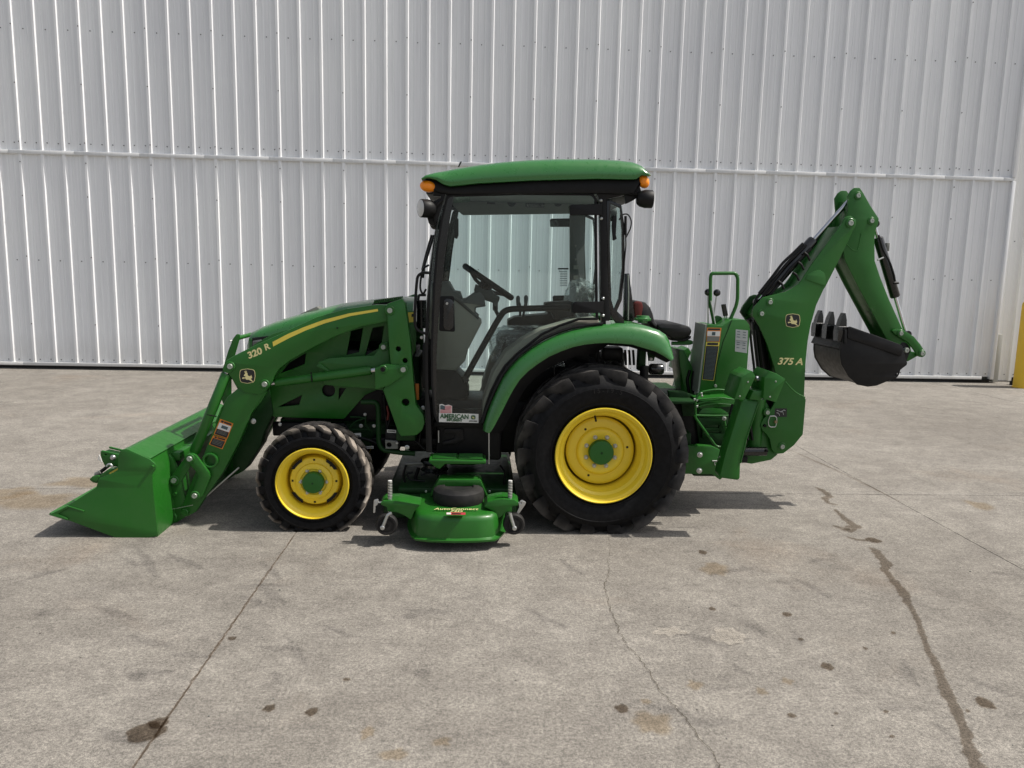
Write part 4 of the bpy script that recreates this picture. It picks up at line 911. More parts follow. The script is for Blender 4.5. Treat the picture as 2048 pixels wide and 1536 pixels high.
for k in range(5): lay('print', [(944+2*(k%2),790+3.8*k),(968-k,791+3.8*k),(968-k,792+3.8*k),(944+2*(k%2),791+3.8*k)], .6512, NPRINT, pb, .0008)

# ---------------------------------------------------------------- fenders
OUT = [(966,861),(968,846),(974,826),(981,808),(993,780),(1007,752),(1022,733),(1040,715),(1063,697),(1091,680),(1118,668),(1147,659),(1176,653),(1206,649.5),(1236,648),(1265,648),(1285,650.5),(1303,655),(1322,662),(1334,670),(1341,682),(1346,700),(1348,714)]
INN = [(979,866.5),(984,860),(990,850),(996,838),(1002,827),(1010,811),(1018,795),(1028,777),(1040,759),(1057,742),(1077,727),(1099,713),(1124,702),(1147,694),(1171,689),(1194,686.5),(1218,685.7),(1241,687),(1265,689),(1288,696),(1311,703),(1328,712),(1342,722)]
def fender_bm(Y0=4.425, Yin=4.80):
    bm = bmesh.new(); rows = []
    for (o_, i_) in zip(OUT, INN):
        a = at(*o_, Y0+.03); b = at(*i_, Y0); d = a-b; n_ = Vector((d.x, 0, d.z)); row = []
        up = n_.normalized()
        for f, yy in ((.0, .035), (-.02, .008), (.0, .0), (.10, -.002), (.35, .0), (.6, .006), (.8, .018), (.93, .036), (1.0, .065), (1.0, .12), (1.0, Yin-Y0), (.86, Yin-Y0), (.84, .12), (.75, .06)):
            p = Vector((b.x, 0, b.z))+n_*f; row.append(bm.verts.new((p.x, Y0+yy, p.z)))
        rows.append(row)
    k = len(rows[0])
    for a, b in zip(rows, rows[1:]):
        for i in range(k): bm.faces.new((a[i], a[(i+1) % k], b[(i+1) % k], b[i]))
    bm.faces.new(rows[0]); bm.faces.new(rows[-1][::-1]); bmesh.ops.recalc_face_normals(bm, faces=bm.faces); return bm
fen = from_bm('fender', fender_bm(), GREEN2, tr, 50)
def liner_bm():
    bm = bmesh.new(); rows = []
    for i, (o_, i_) in enumerate(zip(OUT, INN)):
        b = at(*i_, 4.44); c = Vector((rcen.x, 0, rcen.z)); r = Vector((b.x, 0, b.z)); 
        r2 = c+(r-c)*(.90 if i < 16 else .97); rows.append([bm.verts.new((p.x, y, p.z)) for p, y in ((r, 4.455), (r2, 4.50), (r2, 4.80), (r, 4.80))])
    for a, b in zip(rows, rows[1:]):
        for k in range(4): bm.faces.new((a[k], a[(k+1) % 4], b[(k+1) % 4], b[k]))
    bm.faces.new(rows[0]); bm.faces.new(rows[-1][::-1]); bmesh.ops.recalc_face_normals(bm, faces=bm.faces); return bm
from_bm('fender_liner', liner_bm(), BPLAST, fen, 50)
tubepx('fender_seal', [(965,846),(972,822),(979,804),(991,777),(1005,749),(1020,729),(1038,711),(1061,693),(1089,676),(1117,664),(1146,655),(1176,650),(1206,647)], 4.47, .009, BLACK, fen, 0, 8)
mirror(fen)
q = at(1285, 646, 4.70); fcap = lathe('fuel_cap', [(.030, 0), (.030, .012), (.046, .014), (.052, .02), (.052, .03), (.042, .034), (.038, .046), (.0001, .047)], GREEN2, tr, 28, 'Z', q)
for k in range(14): a = 2*PI*k/14; box('grip_rib', q+Vector((.05*math.cos(a)-.003, .05*math.sin(a)-.003, .018)), q+Vector((.05*math.cos(a)+.003, .05*math.sin(a)+.003, .031)), GREEN2, fcap, 0)
plate('sign_bracket', [(1250,547),(1259,547),(1264,590),(1270,640),(1262,645),(1249,645)], 4.84, 4.90, BGLOSS, tr, 1, bev=.004); tubepx('bracket_edge', [(1256,549),(1257,590),(1256,640)], 4.832, .004, ROPS, tr, 0, 6)
# ---------------------------------------------------------------- step
sa = at(858, 918.6, 4.42); sb = at(972, 921, 4.42); zt = sa.z
stp = plate_xz('step', [rpoly([(sa.x,zt,.012),(sb.x,zt-.004,.02),(sb.x,zt-.024,.014),(sb.x-.05,zt-.028,.01),(sa.x+.095,zt-.028,.01),(sa.x+.065,zt-.058,.01),(sa.x+.045,zt-.052,.01),(sa.x-.002,zt-.016,.01)], 0)], 4.415, 4.572, GREEN, tr, .006)
for k in range(2):
    x0_, x1_ = (sa.x+.02, (sa.x+sb.x)/2-.008) if k == 0 else ((sa.x+sb.x)/2+.008, sb.x-.02)
    box('grate_well', (x0_, 4.432, zt-.02), (x1_, 4.558, zt+.0015), BLACK, stp, 0)
    for j in range(8): box('grate_bar', (x0_, 4.433+.0165*j, zt-.004), (x1_, 4.440+.0165*j, zt+.006), GREEN, stp, .001)
    for j in range(9): xx = x0_+(x1_-x0_)*j/8; box('grate_tooth', (xx-.002, 4.433, zt-.004), (xx+.002, 4.557, zt+.003), GREEN, stp, 0)

# ================================================================== FRONT LOADER
ZA = lambda L: [(80+p[0]/4.2667, 780+p[1]/4.2667)+tuple(p[2:]) for p in L]
ZB = lambda L: [(380+p[0]/3.938, 560+p[1]/3.938)+tuple(p[2:]) for p in L]
ld = thing('front_loader', 'green front loader with curved arms and bucket resting on the ground', 'loader', (at(430,1076,4.3).x, YC, 0))
YA = 4.545; TA = .085
arm = plate('loader_arm', ZB([(1600,196),(1450,196),(1230,228),(1000,290),(700,430),(500,520),(340,600),(272,642,6),(262,690,6),(300,735),(342,795),(372,842),(430,886,8),(540,905,8),(605,868,6),(650,800),(662,760),(700,700),(790,632),(950,540),(1150,440),(1350,365),(1600,318)]), YA, YA+TA, GREEN, ld, 3, bev=.005)
leg = plate('loader_leg', ZA([(1720,-40),(1600,60),(1560,130),(1385,585),(1300,760),(1235,930),(1195,1020,20),(1205,1075,20),(1250,1085,15),(1330,1040),(1400,930),(1560,705),(1700,440),(1800,205),(1930,10),(1980,-60)]), YA+.012, YA+TA-.012, GREEN, arm, 0, [(421,920.6,10.5)], bev=.005)
q = at(421, 920.6, YA+.012); lathe('torque_tube_ring', [(.0475, .02), (.0475, -.012), (.0445, -.014), (.036, -.014), (.033, -.012), (.033, .05)], GREEN, arm, 32, 'Y', q)
lathe('bore_shade', [(.034, .03), (.0001, .031)], BLACK, arm, 24, 'Y', q)  # black disc painting the shade inside the torque tube
plate('gusset', ZA([(1560,130),(1545,180),(1500,290),(1490,285),(1545,150)]), YA+.004, YA+.012, GREEN, arm, 0)
plate('knee_plate', ZB([(345,735),(350,800),(380,850),(440,892),(545,910),(615,868),(560,960),(480,1050),(330,780)]), YA+.018, YA+.05, GREEN, arm, 0)
for p in ((460.8,732.7,5.5),(529.8,768.3,5.5),(780,621,6)): pin(*p[:2], YA, p[2], arm, PIN)
# print on the arm
decal('stripe', [(ZB([(650,488),(770,425),(900,370),(1050,315),(1250,263),(1478,228),(1482,246),(1260,285),(1060,342),(910,398),(780,458),(655,524)]), YPRINT)], YA, arm)
text('model_number', '320', 509, 707, YA-.0015, .038, CREAM, arm, math.radians(23), .12, 'CENTER', .0018, 1.12); text('model_number', 'R', 533.5, 694.5, YA-.0015, .036, CREAM, arm, math.radians(23), .12, 'CENTER', .0014, 1.05)
emblem('emblem', 494.5, 752, 33, YA, arm)
warn(ZA([(1537,246),(1650,286),(1598,416),(1482,378)]), YA+.012, arm, 0); warn(ZA([(1478,386),(1596,418),(1556,506),(1442,464)]), YA+.012, arm, 1)
for p in ((400, 640), (1160,378)): pass
bolt(380+1160/3.938, 560+378/3.938, YA, 1.2, arm, BLACK)
# curl cylinder in front of the leg
def cyl(name, p, q, r, f0, f1, rr, mat, parent, rodmat=CHROME, n=20):
    p = Vector(p); q = Vector(q); b = tube(name, [p.lerp(q, f0), p.lerp(q, f0+.012), p.lerp(q, f1-.012), p.lerp(q, f1)], [r*.85, r, r, r*.85], mat, parent, 0, n)
    tube('piston_rod', [p, q], rr, rodmat, b, 0, 14)
    d = (q-p).normalized()
    for e in (p, q): tube('rod_eye', [e+Vector((0,-r*.9,0)), e+Vector((0,r*.9,0))], rr*1.9, mat, b, 0, 16)
    return b
c1 = cyl('curl_cylinder', at(458,736,YA+.02), at(384,916,YA+.02), .031, .06, .94, .014, GREEN, arm)
tubepx('cylinder_hose', [(430,790),(412,835),(404,860),(414,866)], YA+.04, .007, BLACK, arm, .04, 8)
tubepx('hose_clamp', [(414,829),(433,833)], YA-.008, .004, BLACK, arm, 0, 6)
# lift cylinder and mast
c2 = cyl('lift_cylinder', at(532,768,YA+.04), at(766,738,YA+.04), .0265, .08, .90, .014, GREEN, ld)
mirror_later = [arm, c2]
mast = plate('loader_mast', ZB([(1545,200),(1562,183),(1668,148),(1692,180),(1702,250),(1735,480),(1760,800),(1778,985,10),(1836,1060,14),(1850,1120,14),(1830,1185,14),(1782,1224,14),(1662,1232,4),(1640,1200),(1520,870),(1585,735),(1570,560)]), YA-.035, YA+.07, GREEN, ld, 1, [(796.5,698,5),(810,721.3,5),(811,805,7.6)], bev=.006)
plate('mast_bore', ZB([(1600,480),(1720,480),(1740,1040),(1640,1040)]), YA+.05, YA+.055, BLACK, mast, 0, bev=0)
pin(780, 621, YA-.035, 5.5, mast, PIN)
br = plate('cylinder_bracket', [(749.5,737),(771,728,4),(811,732,6),(816,740,6),(809,750,5),(778,771),(751,779)], YA-.052, YA-.037, GREEN, ld, 1, bev=.003)
pin(806.6, 739, YA-.052, 5.5, br, PIN); pin(766, 738.5, YA-.052, 5, br, BLACK)
brc = plate('frame_brace', [(636,724),(660,716),(748,711),(768,684,4),(776,684),(782,735),(766,781),(748,778),(650,770),(640,750)], YA+.09, YA+.12, GREEN, ld, 2, bev=.004)
pin(767, 694, YA+.09, 5, brc, PIN)
plate('frame_strut', [(640,726),(660,742),(652,745),(632,732)], YA+.08, YA+.10, GREEN, ld, 1)
tubepx('cylinder_hose', [(622,744),(624,764)], YA+.01, .004, BLACK, ld, 0, 6)
# links and bucket carrier
YL = YA-.004
lk = plate('bent_link', ZA([(1240,575,6),(1285,535,6),(1332,560,5),(1440,705,6),(1452,745,6),(1385,910,6),(1345,945,6),(1300,935,6),(1288,900),(1350,745,4),(1340,705,4),(1255,612)]), YL-.022, YL, GREEN, ld, 2)
pin(380, 917, YL-.022, 5.5, lk); pin(390, 991, YL-.022, 5.5, lk)
l2 = plate('bucket_link', ZA([(1250,560,8),(1318,600,8),(1190,805,8),(1115,800,8),(1110,750,8)]), YL-.002, YL+.02, GREEN, ld, 2)
pin(348.5, 960.5, YL-.004, 5.5, l2)
ca = plate('bucket_carrier', ZA([(1045,520,5),(1085,545),(1130,585,5),(1165,660),(1205,760),(1225,870),(1245,955,6),(1290,990,8),(1292,1035,8),(1240,1085),(1140,1148,10),(1088,1135,10),(1074,1010),(1105,905),(1118,800),(1085,690),(1055,600)]), YL+.024, YL+.05, GREEN, ld, 2)
pin(342.5, 1035.5, YL+.02, 7, ca, ZINC); pin(369.4, 1025, YL-.002, 4.5, ca, GREEN); pin(351, 988, YL+.02, 3.2, ca, GREEN, False)
tubepx('cotter_ring', [(345,1018),(362,1015),(386,1010)], YL-.006, .002, ZINC, ca, .01, 6)
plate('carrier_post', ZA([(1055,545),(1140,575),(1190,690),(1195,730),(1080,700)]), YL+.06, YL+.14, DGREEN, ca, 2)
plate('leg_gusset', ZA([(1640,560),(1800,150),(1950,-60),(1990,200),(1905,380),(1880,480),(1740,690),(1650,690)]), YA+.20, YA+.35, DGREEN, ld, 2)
bolt(506.5, 842.5, YA+.05, 3.6, ld)
tubepx('bucket_level_rod', [(404,1000),(440,968),(478,935)], YA+.05, .006, ZINC, ld, 0, 8)
for o in (arm, c2, mast, br, brc, lk, l2, ca): mirror(o)
qa = at(421, 920.6, YA); tube('torque_tube', [(qa.x, YA+.06, qa.z), (qa.x, far(YA+.06), qa.z)], .045, GREEN, ld, 0, 24)
qm = at(700, 800, 4.9); box('mast_cross_beam', (at(790,800,YA).x, YA+.05, .52), (at(830,800,YA).x, far(YA+.05), .60), DGREEN, ld, .01)
# bucket
YB = 4.30; SP = ZA([(72,1066),(235,988),(480,832,4),(498,758,6),(662,690,8),(668,560,14),(690,507,12),(742,505,10),(935,590),(990,640,10),(985,678,8),(957,716,10),(966,840),(1004,1212,4),(990,1250,6),(900,1266),(660,1266),(480,1200),(240,1112)])
bk = plate('bucket', SP, YB, YB+.012, GREEN, ld, 0, bev=.002)
plate('side_plate', SP, far(YB)-.012, far(YB), GREEN, bk, 0, bev=.002, Yr=YB)
prof = ZA([(70,1068),(240,1108),(480,1192),(655,1255),(890,1256),(985,1240),(955,840),(925,596),(742,512)])
def sheet(name, pts, Yr, Y0, Y1, t, mat, parent):
    P = [at(p[0], p[1], Yr) for p in pts]; bm = bmesh.new(); rows = []
    for i, p in enumerate(P):
        d = (P[min(i+1, len(P)-1)]-P[max(i-1, 0)]).normalized(); nv = Vector((-d.z, 0, d.x))*t
        rows.append([bm.verts.new((p.x, Y0, p.z)), bm.verts.new((p.x, Y1, p.z)), bm.verts.new((p.x+nv.x, Y1, p.z+nv.z)), bm.verts.new((p.x+nv.x, Y0, p.z+nv.z))])
    for a, b in zip(rows, rows[1:]):
        for k in range(4): bm.faces.new((a[k], a[(k+1) % 4], b[(k+1) % 4], b[k]))
    bm.faces.new(rows[0]); bm.faces.new(rows[-1][::-1]); bmesh.ops.recalc_face_normals(bm, faces=bm.faces); return from_bm(name, bm, mat, parent, 25)
sheet('bucket_shell', prof, YB, YB+.012, far(YB)-.012, .010, GREEN, bk)
# back skin stands proud of the side plate edge, as in a folded bucket
sheet('back_sheet', ZA([(742,508),(932,588),(962,720),(972,850),(1012,1206),(1000,1255)]), YB+.013, YB+.013, far(YB)-.013, -.012, GREEN, bk)
sheet('top_plate', ZA([(700,512),(742,508),(934,588)]), YB, YB+.012, far(YB)-.012, -.012, GREEN, bk)
plate('wear_edge', ZA([(72,1066),(235,988),(375,1030),(372,1045),(245,1002),(150,1058),(238,1098),(230,1115)]), YB-.009, YB, GREEN, bk, 1)
pin(80+965/4.2667, 780+650/4.2667, YB, 3, bk, GREEN, False)
for y_ in (YL+.02, far(YL+.05)-.02):
    plate('carrier_mount', ZA([(985,1000),(1110,905),(1118,1000),(1075,1140),(1005,1215)]), y_, y_+.06, GREEN, bk, 2, Yr=YL)
boxpx('carrier_bar', 330, 905, 360, 922, YL+.06, far(YL+.06), GREEN, bk, .01)

# ================================================================== LOOSE HITCH LINKS LYING IN THE BUCKET
h1 = thing('lower_lift_link', 'green slotted lift arm with silver bolt head lying inside the bucket', 'lift arm', (at(215,930,4.5).x, 4.5, at(215,950,4.5).z))
Y_ = 4.46; Z4 = lambda L: [(170+p[0]/12.8, 880+p[1]/12.8)+tuple(p[2:]) for p in L]
plate('arm_plate', Z4([(390,290,3),(430,272),(900,380),(1000,420),(1000,640),(860,680),(520,690),(440,540),(400,420)]), Y_, Y_+.014, GREEN, h1, 1, [(211.5,909.5,1.6)])
plate('arm_plate', Z4([(460,245,3),(490,245),(900,345),(1000,380),(1000,420),(470,290)]), Y_+.07, Y_+.084, GREEN, h1, 1, Yr=Y_)
plate('spacer', Z4([(470,300),(900,390),(900,600),(560,640),(470,470)]), Y_+.014, Y_+.07, DGREEN, h1, 1, Yr=Y_)
qq = at(170+720/12.8, 880+450/12.8, Y_); lathe('bolt_head', [(.017, .01), (.017, -.004), (.012, -.010), (.0001, -.012)], ZINC, h1, 20, 'Y', qq)
tubepx('lynch_pin', Z4([(330,440),(375,530)]), Y_-.02, .003, WHITE, h1, 0, 8); tubepx('lynch_ring', Z4([(360,380),(400,470),(430,560)]), Y_-.02, .003, WHITE, h1, 0, 8)
h2 = thing('stabilizer_turnbuckle', 'short green drawbar block with turnbuckle and yellow label in the bucket', 'turnbuckle', (at(210,960,4.4).x, 4.4, at(210,970,4.4).z))
Y_ = 4.36
plate('block', Z4([(350,960),(600,975),(900,760),(860,700),(560,770),(400,890)]), Y_, Y_+.05, GREEN, h2, 1)
plate('fork_end', Z4([(100,1010,3),(190,930),(360,910),(360,1080),(290,1110),(200,1090)]), Y_+.01, Y_+.07, GREEN, h2, 2); plate('side_block', Z4([(340,960),(560,975),(590,985),(330,1100),(300,1090)]), Y_-.006, Y_, DGREEN, h2, 1, [(204,958.5,1.6)])
tubepx('turnbuckle_rod', Z4([(270,900),(380,830),(600,660)]), Y_+.04, .010, BLACK, h2, 0, 10); tubepx('turnbuckle_nut', Z4([(280,890),(410,820)]), Y_+.035, .014, GREYM, h2, 0, 8)
tubepx('shackle', Z4([(560,680),(600,620),(660,620),(710,690),(690,760)]), Y_+.03, .007, ZINC, h2, .01, 8)
decal('label', [(Z4([(610,850),(830,720),(850,760),(640,880)]), YPRINT)], Y_-.0005, h2)

# ================================================================== MOWER DECK
ZJ = lambda L: [(720+p[0]/5.12, 860+p[1]/5.12)+tuple(p[2:]) for p in L]
YM = 4.10
md = thing('mower_deck', 'green mid-mount mower deck hanging under the tractor between its wheels', 'mower', (at(905,1090,YM).x, YC, 0))
xm0, xm1 = at(826,1040,YM+.08).x, at(995,1040,YM+.08).x; xmc = (xm0+xm1)/2
zl = at(905, 1084, YM).z; ztop = at(905, 1027, YM+.05).z
def deck_outline(g=0):
    """plan of the deck, clockwise from the front near corner; near end is a wide flattened curve"""
    L = []; hx = (xm1-xm0)/2+g
    half = [(-hx-.035, .42), (-hx-.03, .26), (-hx-.012, .16), (-hx+.008, .085), (-hx*.86, .035), (-hx*.55, .010), (0, 0), (hx*.5, .008), (hx*.88, .032), (hx+.0, .080), (hx+.03, .16), (hx+.05, .26), (hx+.055, .42)]
    near = [Vector((xmc+a, YM+b-g)) for a, b in half]; farp = [Vector((p.x, far(p.y))) for p in near[::-1]]
    return near+farp
def deck_bm():
    bm = bmesh.new(); rows = []
    for z, g in ((zl, .006), (zl, .016), (zl+.012, .018), (zl+.016, .006), (zl+.02, 0), (ztop-.035, -.004), (ztop-.015, -.010), (ztop-.003, -.026), (ztop, -.05), (ztop+.012, -.12)):
        rows.append([bm.verts.new((p.x, p.y, z)) for p in deck_outline(g)])
    n_ = len(rows[0])
    for a, b in zip(rows, rows[1:]):
        for k in range(n_): bm.faces.new((a[k], a[(k+1) % n_], b[(k+1) % n_], b[k]))
    bm.faces.new(rows[-1]); bmesh.ops.recalc_face_normals(bm, faces=bm.faces)
    for f in bm.faces: pass
    return bm
shell = from_bm('deck_shell', deck_bm(), GREEN, md, 45)
# deck print laid on the sloping top
qz = ztop+.0135
def flat_text(s, px, py, z, h, mat, parent, sx=1.0):
    c = bpy.data.curves.new('t', 'FONT'); c.body = s; c.size = h/.72; c.align_x = 'CENTER'; c.align_y = 'CENTER'; c.extrude = .0005; c.shear = .2
    o = bpy.data.objects.new('t', c); me = bpy.data.meshes.new_from_object(o); bpy.data.objects.remove(o); me.materials.clear(); q = gnd(px, py, z)
    for v in me.vertices: v.co = Vector((q.x+v.co.x*sx, q.y+v.co.y, z+v.co.z))
    return mesh_obj('print', me, mat, parent, 0)
flat_text('AutoConnect', 912, 1018, qz+.001, .034, CREAM, shell, .95); flat_text('72D', 912, 1022.5, qz+.001, .03, CREAM, shell)
def flat_quad(name, pts, z, mat, parent):
    bm = bmesh.new(); vs = [bm.verts.new(gnd(*p, z)) for p in pts]; f = bm.faces.new(vs)
    g = bmesh.ops.extrude_face_region(bm, geom=[f]); 
    for v in g['geom']:
        if isinstance(v, bmesh.types.BMVert): v.co.z -= .0006
    bmesh.ops.recalc_face_normals(bm, faces=bm.faces); return from_bm(name, bm, mat, parent, 0)
wl_ = flat_quad('warning_label', [(893,1024.6),(931,1025),(931,1029.6),(892.5,1029)], qz+.0012, RPRINT, shell); flat_quad('print', [(893.5,1025),(902,1025),(901.6,1028.6),(893,1028.6)], qz+.0022, WHITE, wl_); flat_quad('print', [(904,1026),(922,1026.3),(922,1028.4),(904,1028.2)], qz+.0022, BPRINT, wl_)
# raised rear hood over the spindle, belt shield and black dome
z1 = ztop+.012
sh = plate('belt_shield', ZJ([(720,672),(800,520,4),(812,508,3),(1225,508,3),(1240,522,4),(1305,672),(1285,672),(1225,575,5),(1200,572),(820,580,3),(790,590,5),(740,672)]), YM+.30, YM+.42, GREEN, md, 0, Yr=YM+.30)
qd = at(917, 990, YM+.32)
lathe('spindle_dome', [(.148, -.045), (.152, -.03), (.152, .0), (.146, .022), (.125, .036), (.09, .040), (.085, .030), (.05, .028), (.0001, .03)], RUB_S, md, 48, 'Z', (at(917,985,YM+.26).x, YM+.27, z1+.045))
for px, yy in ((852, .36), (979, .36), (918,.42)): bolt(px, 983 if yy < .4 else 968, YM+yy-.02, 1.6, md)
# sloping deck back section
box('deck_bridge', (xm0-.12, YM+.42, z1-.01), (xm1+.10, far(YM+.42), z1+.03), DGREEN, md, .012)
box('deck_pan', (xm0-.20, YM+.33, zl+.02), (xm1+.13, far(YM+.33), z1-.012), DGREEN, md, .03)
qp = at(868, 950, YM+.52); pu = lathe('belt_pulley', [(.03,-.03),(.085,-.03),(.088,-.026),(.07,-.008),(.07,.008),(.088,.026),(.085,.03),(.078,.03),(.07,.012),(.03,.012),(.03,.05),(.0001,.05)], BGLOSS, md, 40, 'Z', (at(868,945,YM+.5).x, YM+.55, z1+.14))
tube('drive_shaft', [(xmc-.1, YM+.6, z1+.14), (xmc-.1, YM+.6, z1-.02)], .03, BLACK, md, 0, 16)
box('gear_box', (xmc-.07, YC-.09, z1+.05), (xmc+.12, YC+.09, z1+.19), BLACK, md, .02)
tubepx('lift_bar', [(810,928),(850,926),(880,930)], 4.66, .012, GREYM, md, 0, 8); tubepx('lift_chain', [(812,930),(806,950),(816,985)], 4.64, .007, BLACK, md, .02, 8); tubepx('lift_bar', [(838,935),(830,955),(836,975)], 4.7, .012, BLACK, md, .02, 8)
for pts in ([(826,944),(812,948),(820,960),(850,962)], [(842,950),(860,944),(878,950)], [(1000,930),(1010,945),(1008,975)]): tubepx('cable', pts, 4.6, .006, BLACK, md, .02, 8)
# gauge wheels
def gauge(xc_px, yc_px, post_px, sgn, lever, arm_pts, Yw):
    c = at(xc_px, yc_px, Yw); r = .062
    g = lathe('gauge_wheel', [(.012, -.026), (.030, -.026), (.034, -.020), (.044, -.020), (.046, -.028), (.056, -.028), (r, -.018), (r+.001, 0), (r, .018), (.056, .028), (.03, .026), (.012, .026)], RUB_S, md, 36, 'Y', c, close=True)
    lathe('wheel_hub', [(.033, -.0205), (.03, -.012), (.016, -.012), (.014, -.030), (.0001, -.030)], BPLAST, g, 24, 'Y', c)
    fk = tubepx('wheel_fork', lever[0], Yw-.036, .0095, ZINC, md, .03, 10)
    pz = at(lever[0][-1][0], lever[0][-1][1], Yw-.036); lathe('axle_bolt', [(.013, .02), (.013, -.008), (.009, -.011), (.0001, -.011)], ZINC, fk, 14, 'Y', pz)
    p0 = at(post_px, 998, Yw+.03); p1 = at(post_px, 962, Yw+.03)
    po = rod('height_post', (p0.x, Yw+.03, p0.z-.09), (p0.x, Yw+.03, p1.z), .0125, ZINC, md, 16)
    for k in range(6): z_ = p1.z-.008-.016*k; lathe('post_notch', [(.0128,-.0035),(.0142,-.002),(.0142,.002),(.0128,.0035)], GREYM, po, 16, 'Z', (p0.x, Yw+.03, z_))
    lathe('post_cap', [(.0115, .0), (.0115, .003), (.008, .004), (.0001, .004)], WHITE, po, 16, 'Z', (p0.x, Yw+.03, p1.z))
    plate('lock_lever', lever[1], Yw+.0, Yw+.007, ZINC, md, 1.5, [(lever[2][0], lever[2][1], 1.6)])
    tubepx('lever_pin', lever[3], Yw+.01, .005, ZINC, md, 0, 8)
    plate('wheel_bracket', arm_pts, Yw+.0, Yw+.14, GREEN, md, 1.5, bev=.004)
    return g
gauge(773.7, 1047.5, 780, 1, ([(783,1026),(776,1029),(771,1040),(765,1055)], ZJ([(140,715,4),(185,705,4),(190,730),(178,770),(160,780),(155,850,3),(133,852,3)]), (755,1005), [(755,1005),(800,1002)]),
      ZJ([(210,745),(240,725),(390,720),(470,735),(620,765),(600,790),(560,830),(520,920),(460,880),(380,845),(310,840),(280,830),(275,790),(215,768)]), YM+.10)
gauge(1027.6, 1046.5, 1020, -1, ([(1020,1026),(1022,1034),(1025,1045),(1029,1056)], ZJ([(1640,722,4),(1660,716),(1704,740,4),(1690,770),(1625,865,3),(1602,858,3),(1630,790),(1625,760)]), (1042,1006), [(1010,1004),(1042,1006)]),
      ZJ([(1305,735),(1400,712),(1460,705),(1580,715),(1625,745),(1620,775),(1560,785),(1555,840),(1500,840),(1480,860),(1420,905),(1380,840),(1270,785)]), YM+.10)
for ch in list(md.children):
    if ch.name.split('.')[0] in ('gauge_wheel','wheel_fork','height_post','wheel_bracket'): mirror(ch)
plate('bracket_edge', ZJ([(355,722),(620,765),(622,772),(380,735)]), YM+.095, YM+.1, WHITE if False else GREEN, md, 0)

# ================================================================== BACKHOE
ZF = lambda L: [(1240+p[0]/4.6545, 520+p[1]/4.6545)+tuple(p[2:]) for p in L]
ZG = lambda L: [(1280+p[0]/5.12, 680+p[1]/5.12)+tuple(p[2:]) for p in L]
ZH = lambda L: [(1460+p[0]/4.6545, 340+p[1]/4.6545)+tuple(p[2:]) for p in L]
ZI = lambda L: [(1560+p[0]/5.689, 560+p[1]/5.689)+tuple(p[2:]) for p in L]
bh = thing('backhoe', 'green rear-mounted backhoe with folded boom and black toothed bucket', 'backhoe', (at(1480,1000,YC).x, YC, 0))
YBm = 4.955
BO = [(1684,447,3),(1690,434,6),(1702,431,6),(1713,440,6),(1712,452,6),(1706,462),(1681,515),(1651,574),(1648,578),(1633,610),(1622,649),(1616,681),(1611.6,724),(1608.5,793),(1612,799,3),(1606,869,5),(1588,891),(1567,907,6),(1552,908,6),(1543.5,899,4),(1540,879),(1533,868),(1525,861,4),(1521,850,5),(1526,839,4),(1536,828),(1549,807),(1555,780),(1551,745),(1549,735),(1534,688),(1519,653),(1506,632,4),(1505,622,4),(1509,613),(1526,595,5),(1541,591),(1571,584),(1584,577),(1597,568),(1605,557),(1620,533)]
boom = plate('boom', BO, YBm, YBm+.018, GREEN, bh, 0, bev=.004)
plate('boom_plate', BO, far(YBm)-.018, far(YBm), GREEN, boom, 0, bev=.004, Yr=YBm)
plate('boom_core', [(1682,452),(1700,455),(1678,508),(1648,568),(1630,606),(1616,650),(1608,700),(1604,793),(1600,866),(1560,895),(1550,870),(1558,780),(1556,735),(1541,688),(1527,655),(1515,630),(1534,600),(1574,590),(1603,573),(1628,535)], YBm+.018, far(YBm)-.018, GREEN, boom, 0, bev=.002, Yr=YBm)
plate('boom_gusset', ZH([(720,975),(770,945),(830,930,8),(880,955,10),(892,1000),(890,1070),(875,1085),(700,1020)]), YBm-.004, YBm, GREEN, boom, 2)
for p in ((1539.7,604.4,4.6),(1522.5,627.4,4.6),(1700.4,446.3,5.5),(1534,824.5,4.6),(1563.8,893,5)): pin(*p[:2], YBm-(.002 if p[0] > 1690 else 0), p[2], boom, PIN)
emblem('emblem', 1585.5, 641, 31, YBm, boom); text('model_number', '375 A', 1580, 723.5, YBm-.0012, .045, CREAM, boom, -.01, .22, 'CENTER', .0016, 1.12)
lab = decal('boom_label', [(ZG([(1383,700),(1506,700),(1504,788),(1378,788)]), BPRINT)], YBm, boom)
for pts in ([(1400,720),(1440,735),(1470,720)], [(1440,740),(1460,730),(1470,765)], [(1395,745),(1420,750),(1430,775)], [(1470,715),(1490,725)]): tubepx('label_line', ZG(pts), YBm-.002, .0014, WHITE, lab, 0, 6)
lk_ = tubepx('lock_pin_ring', ZG([(1330,780),(1385,778),(1400,800),(1400,835),(1388,890),(1340,892),(1318,880),(1312,830),(1330,780)]), YBm-.012, .0035, ZINC, boom, .01, 8); pin(1550.5, 843, YBm, 3.4, boom, paint('brass pin', (.30,.22,.12), .45, .6, 0, .1), False)
pin(1521+8, 851, YBm, 3.2, boom, BLACK, False)
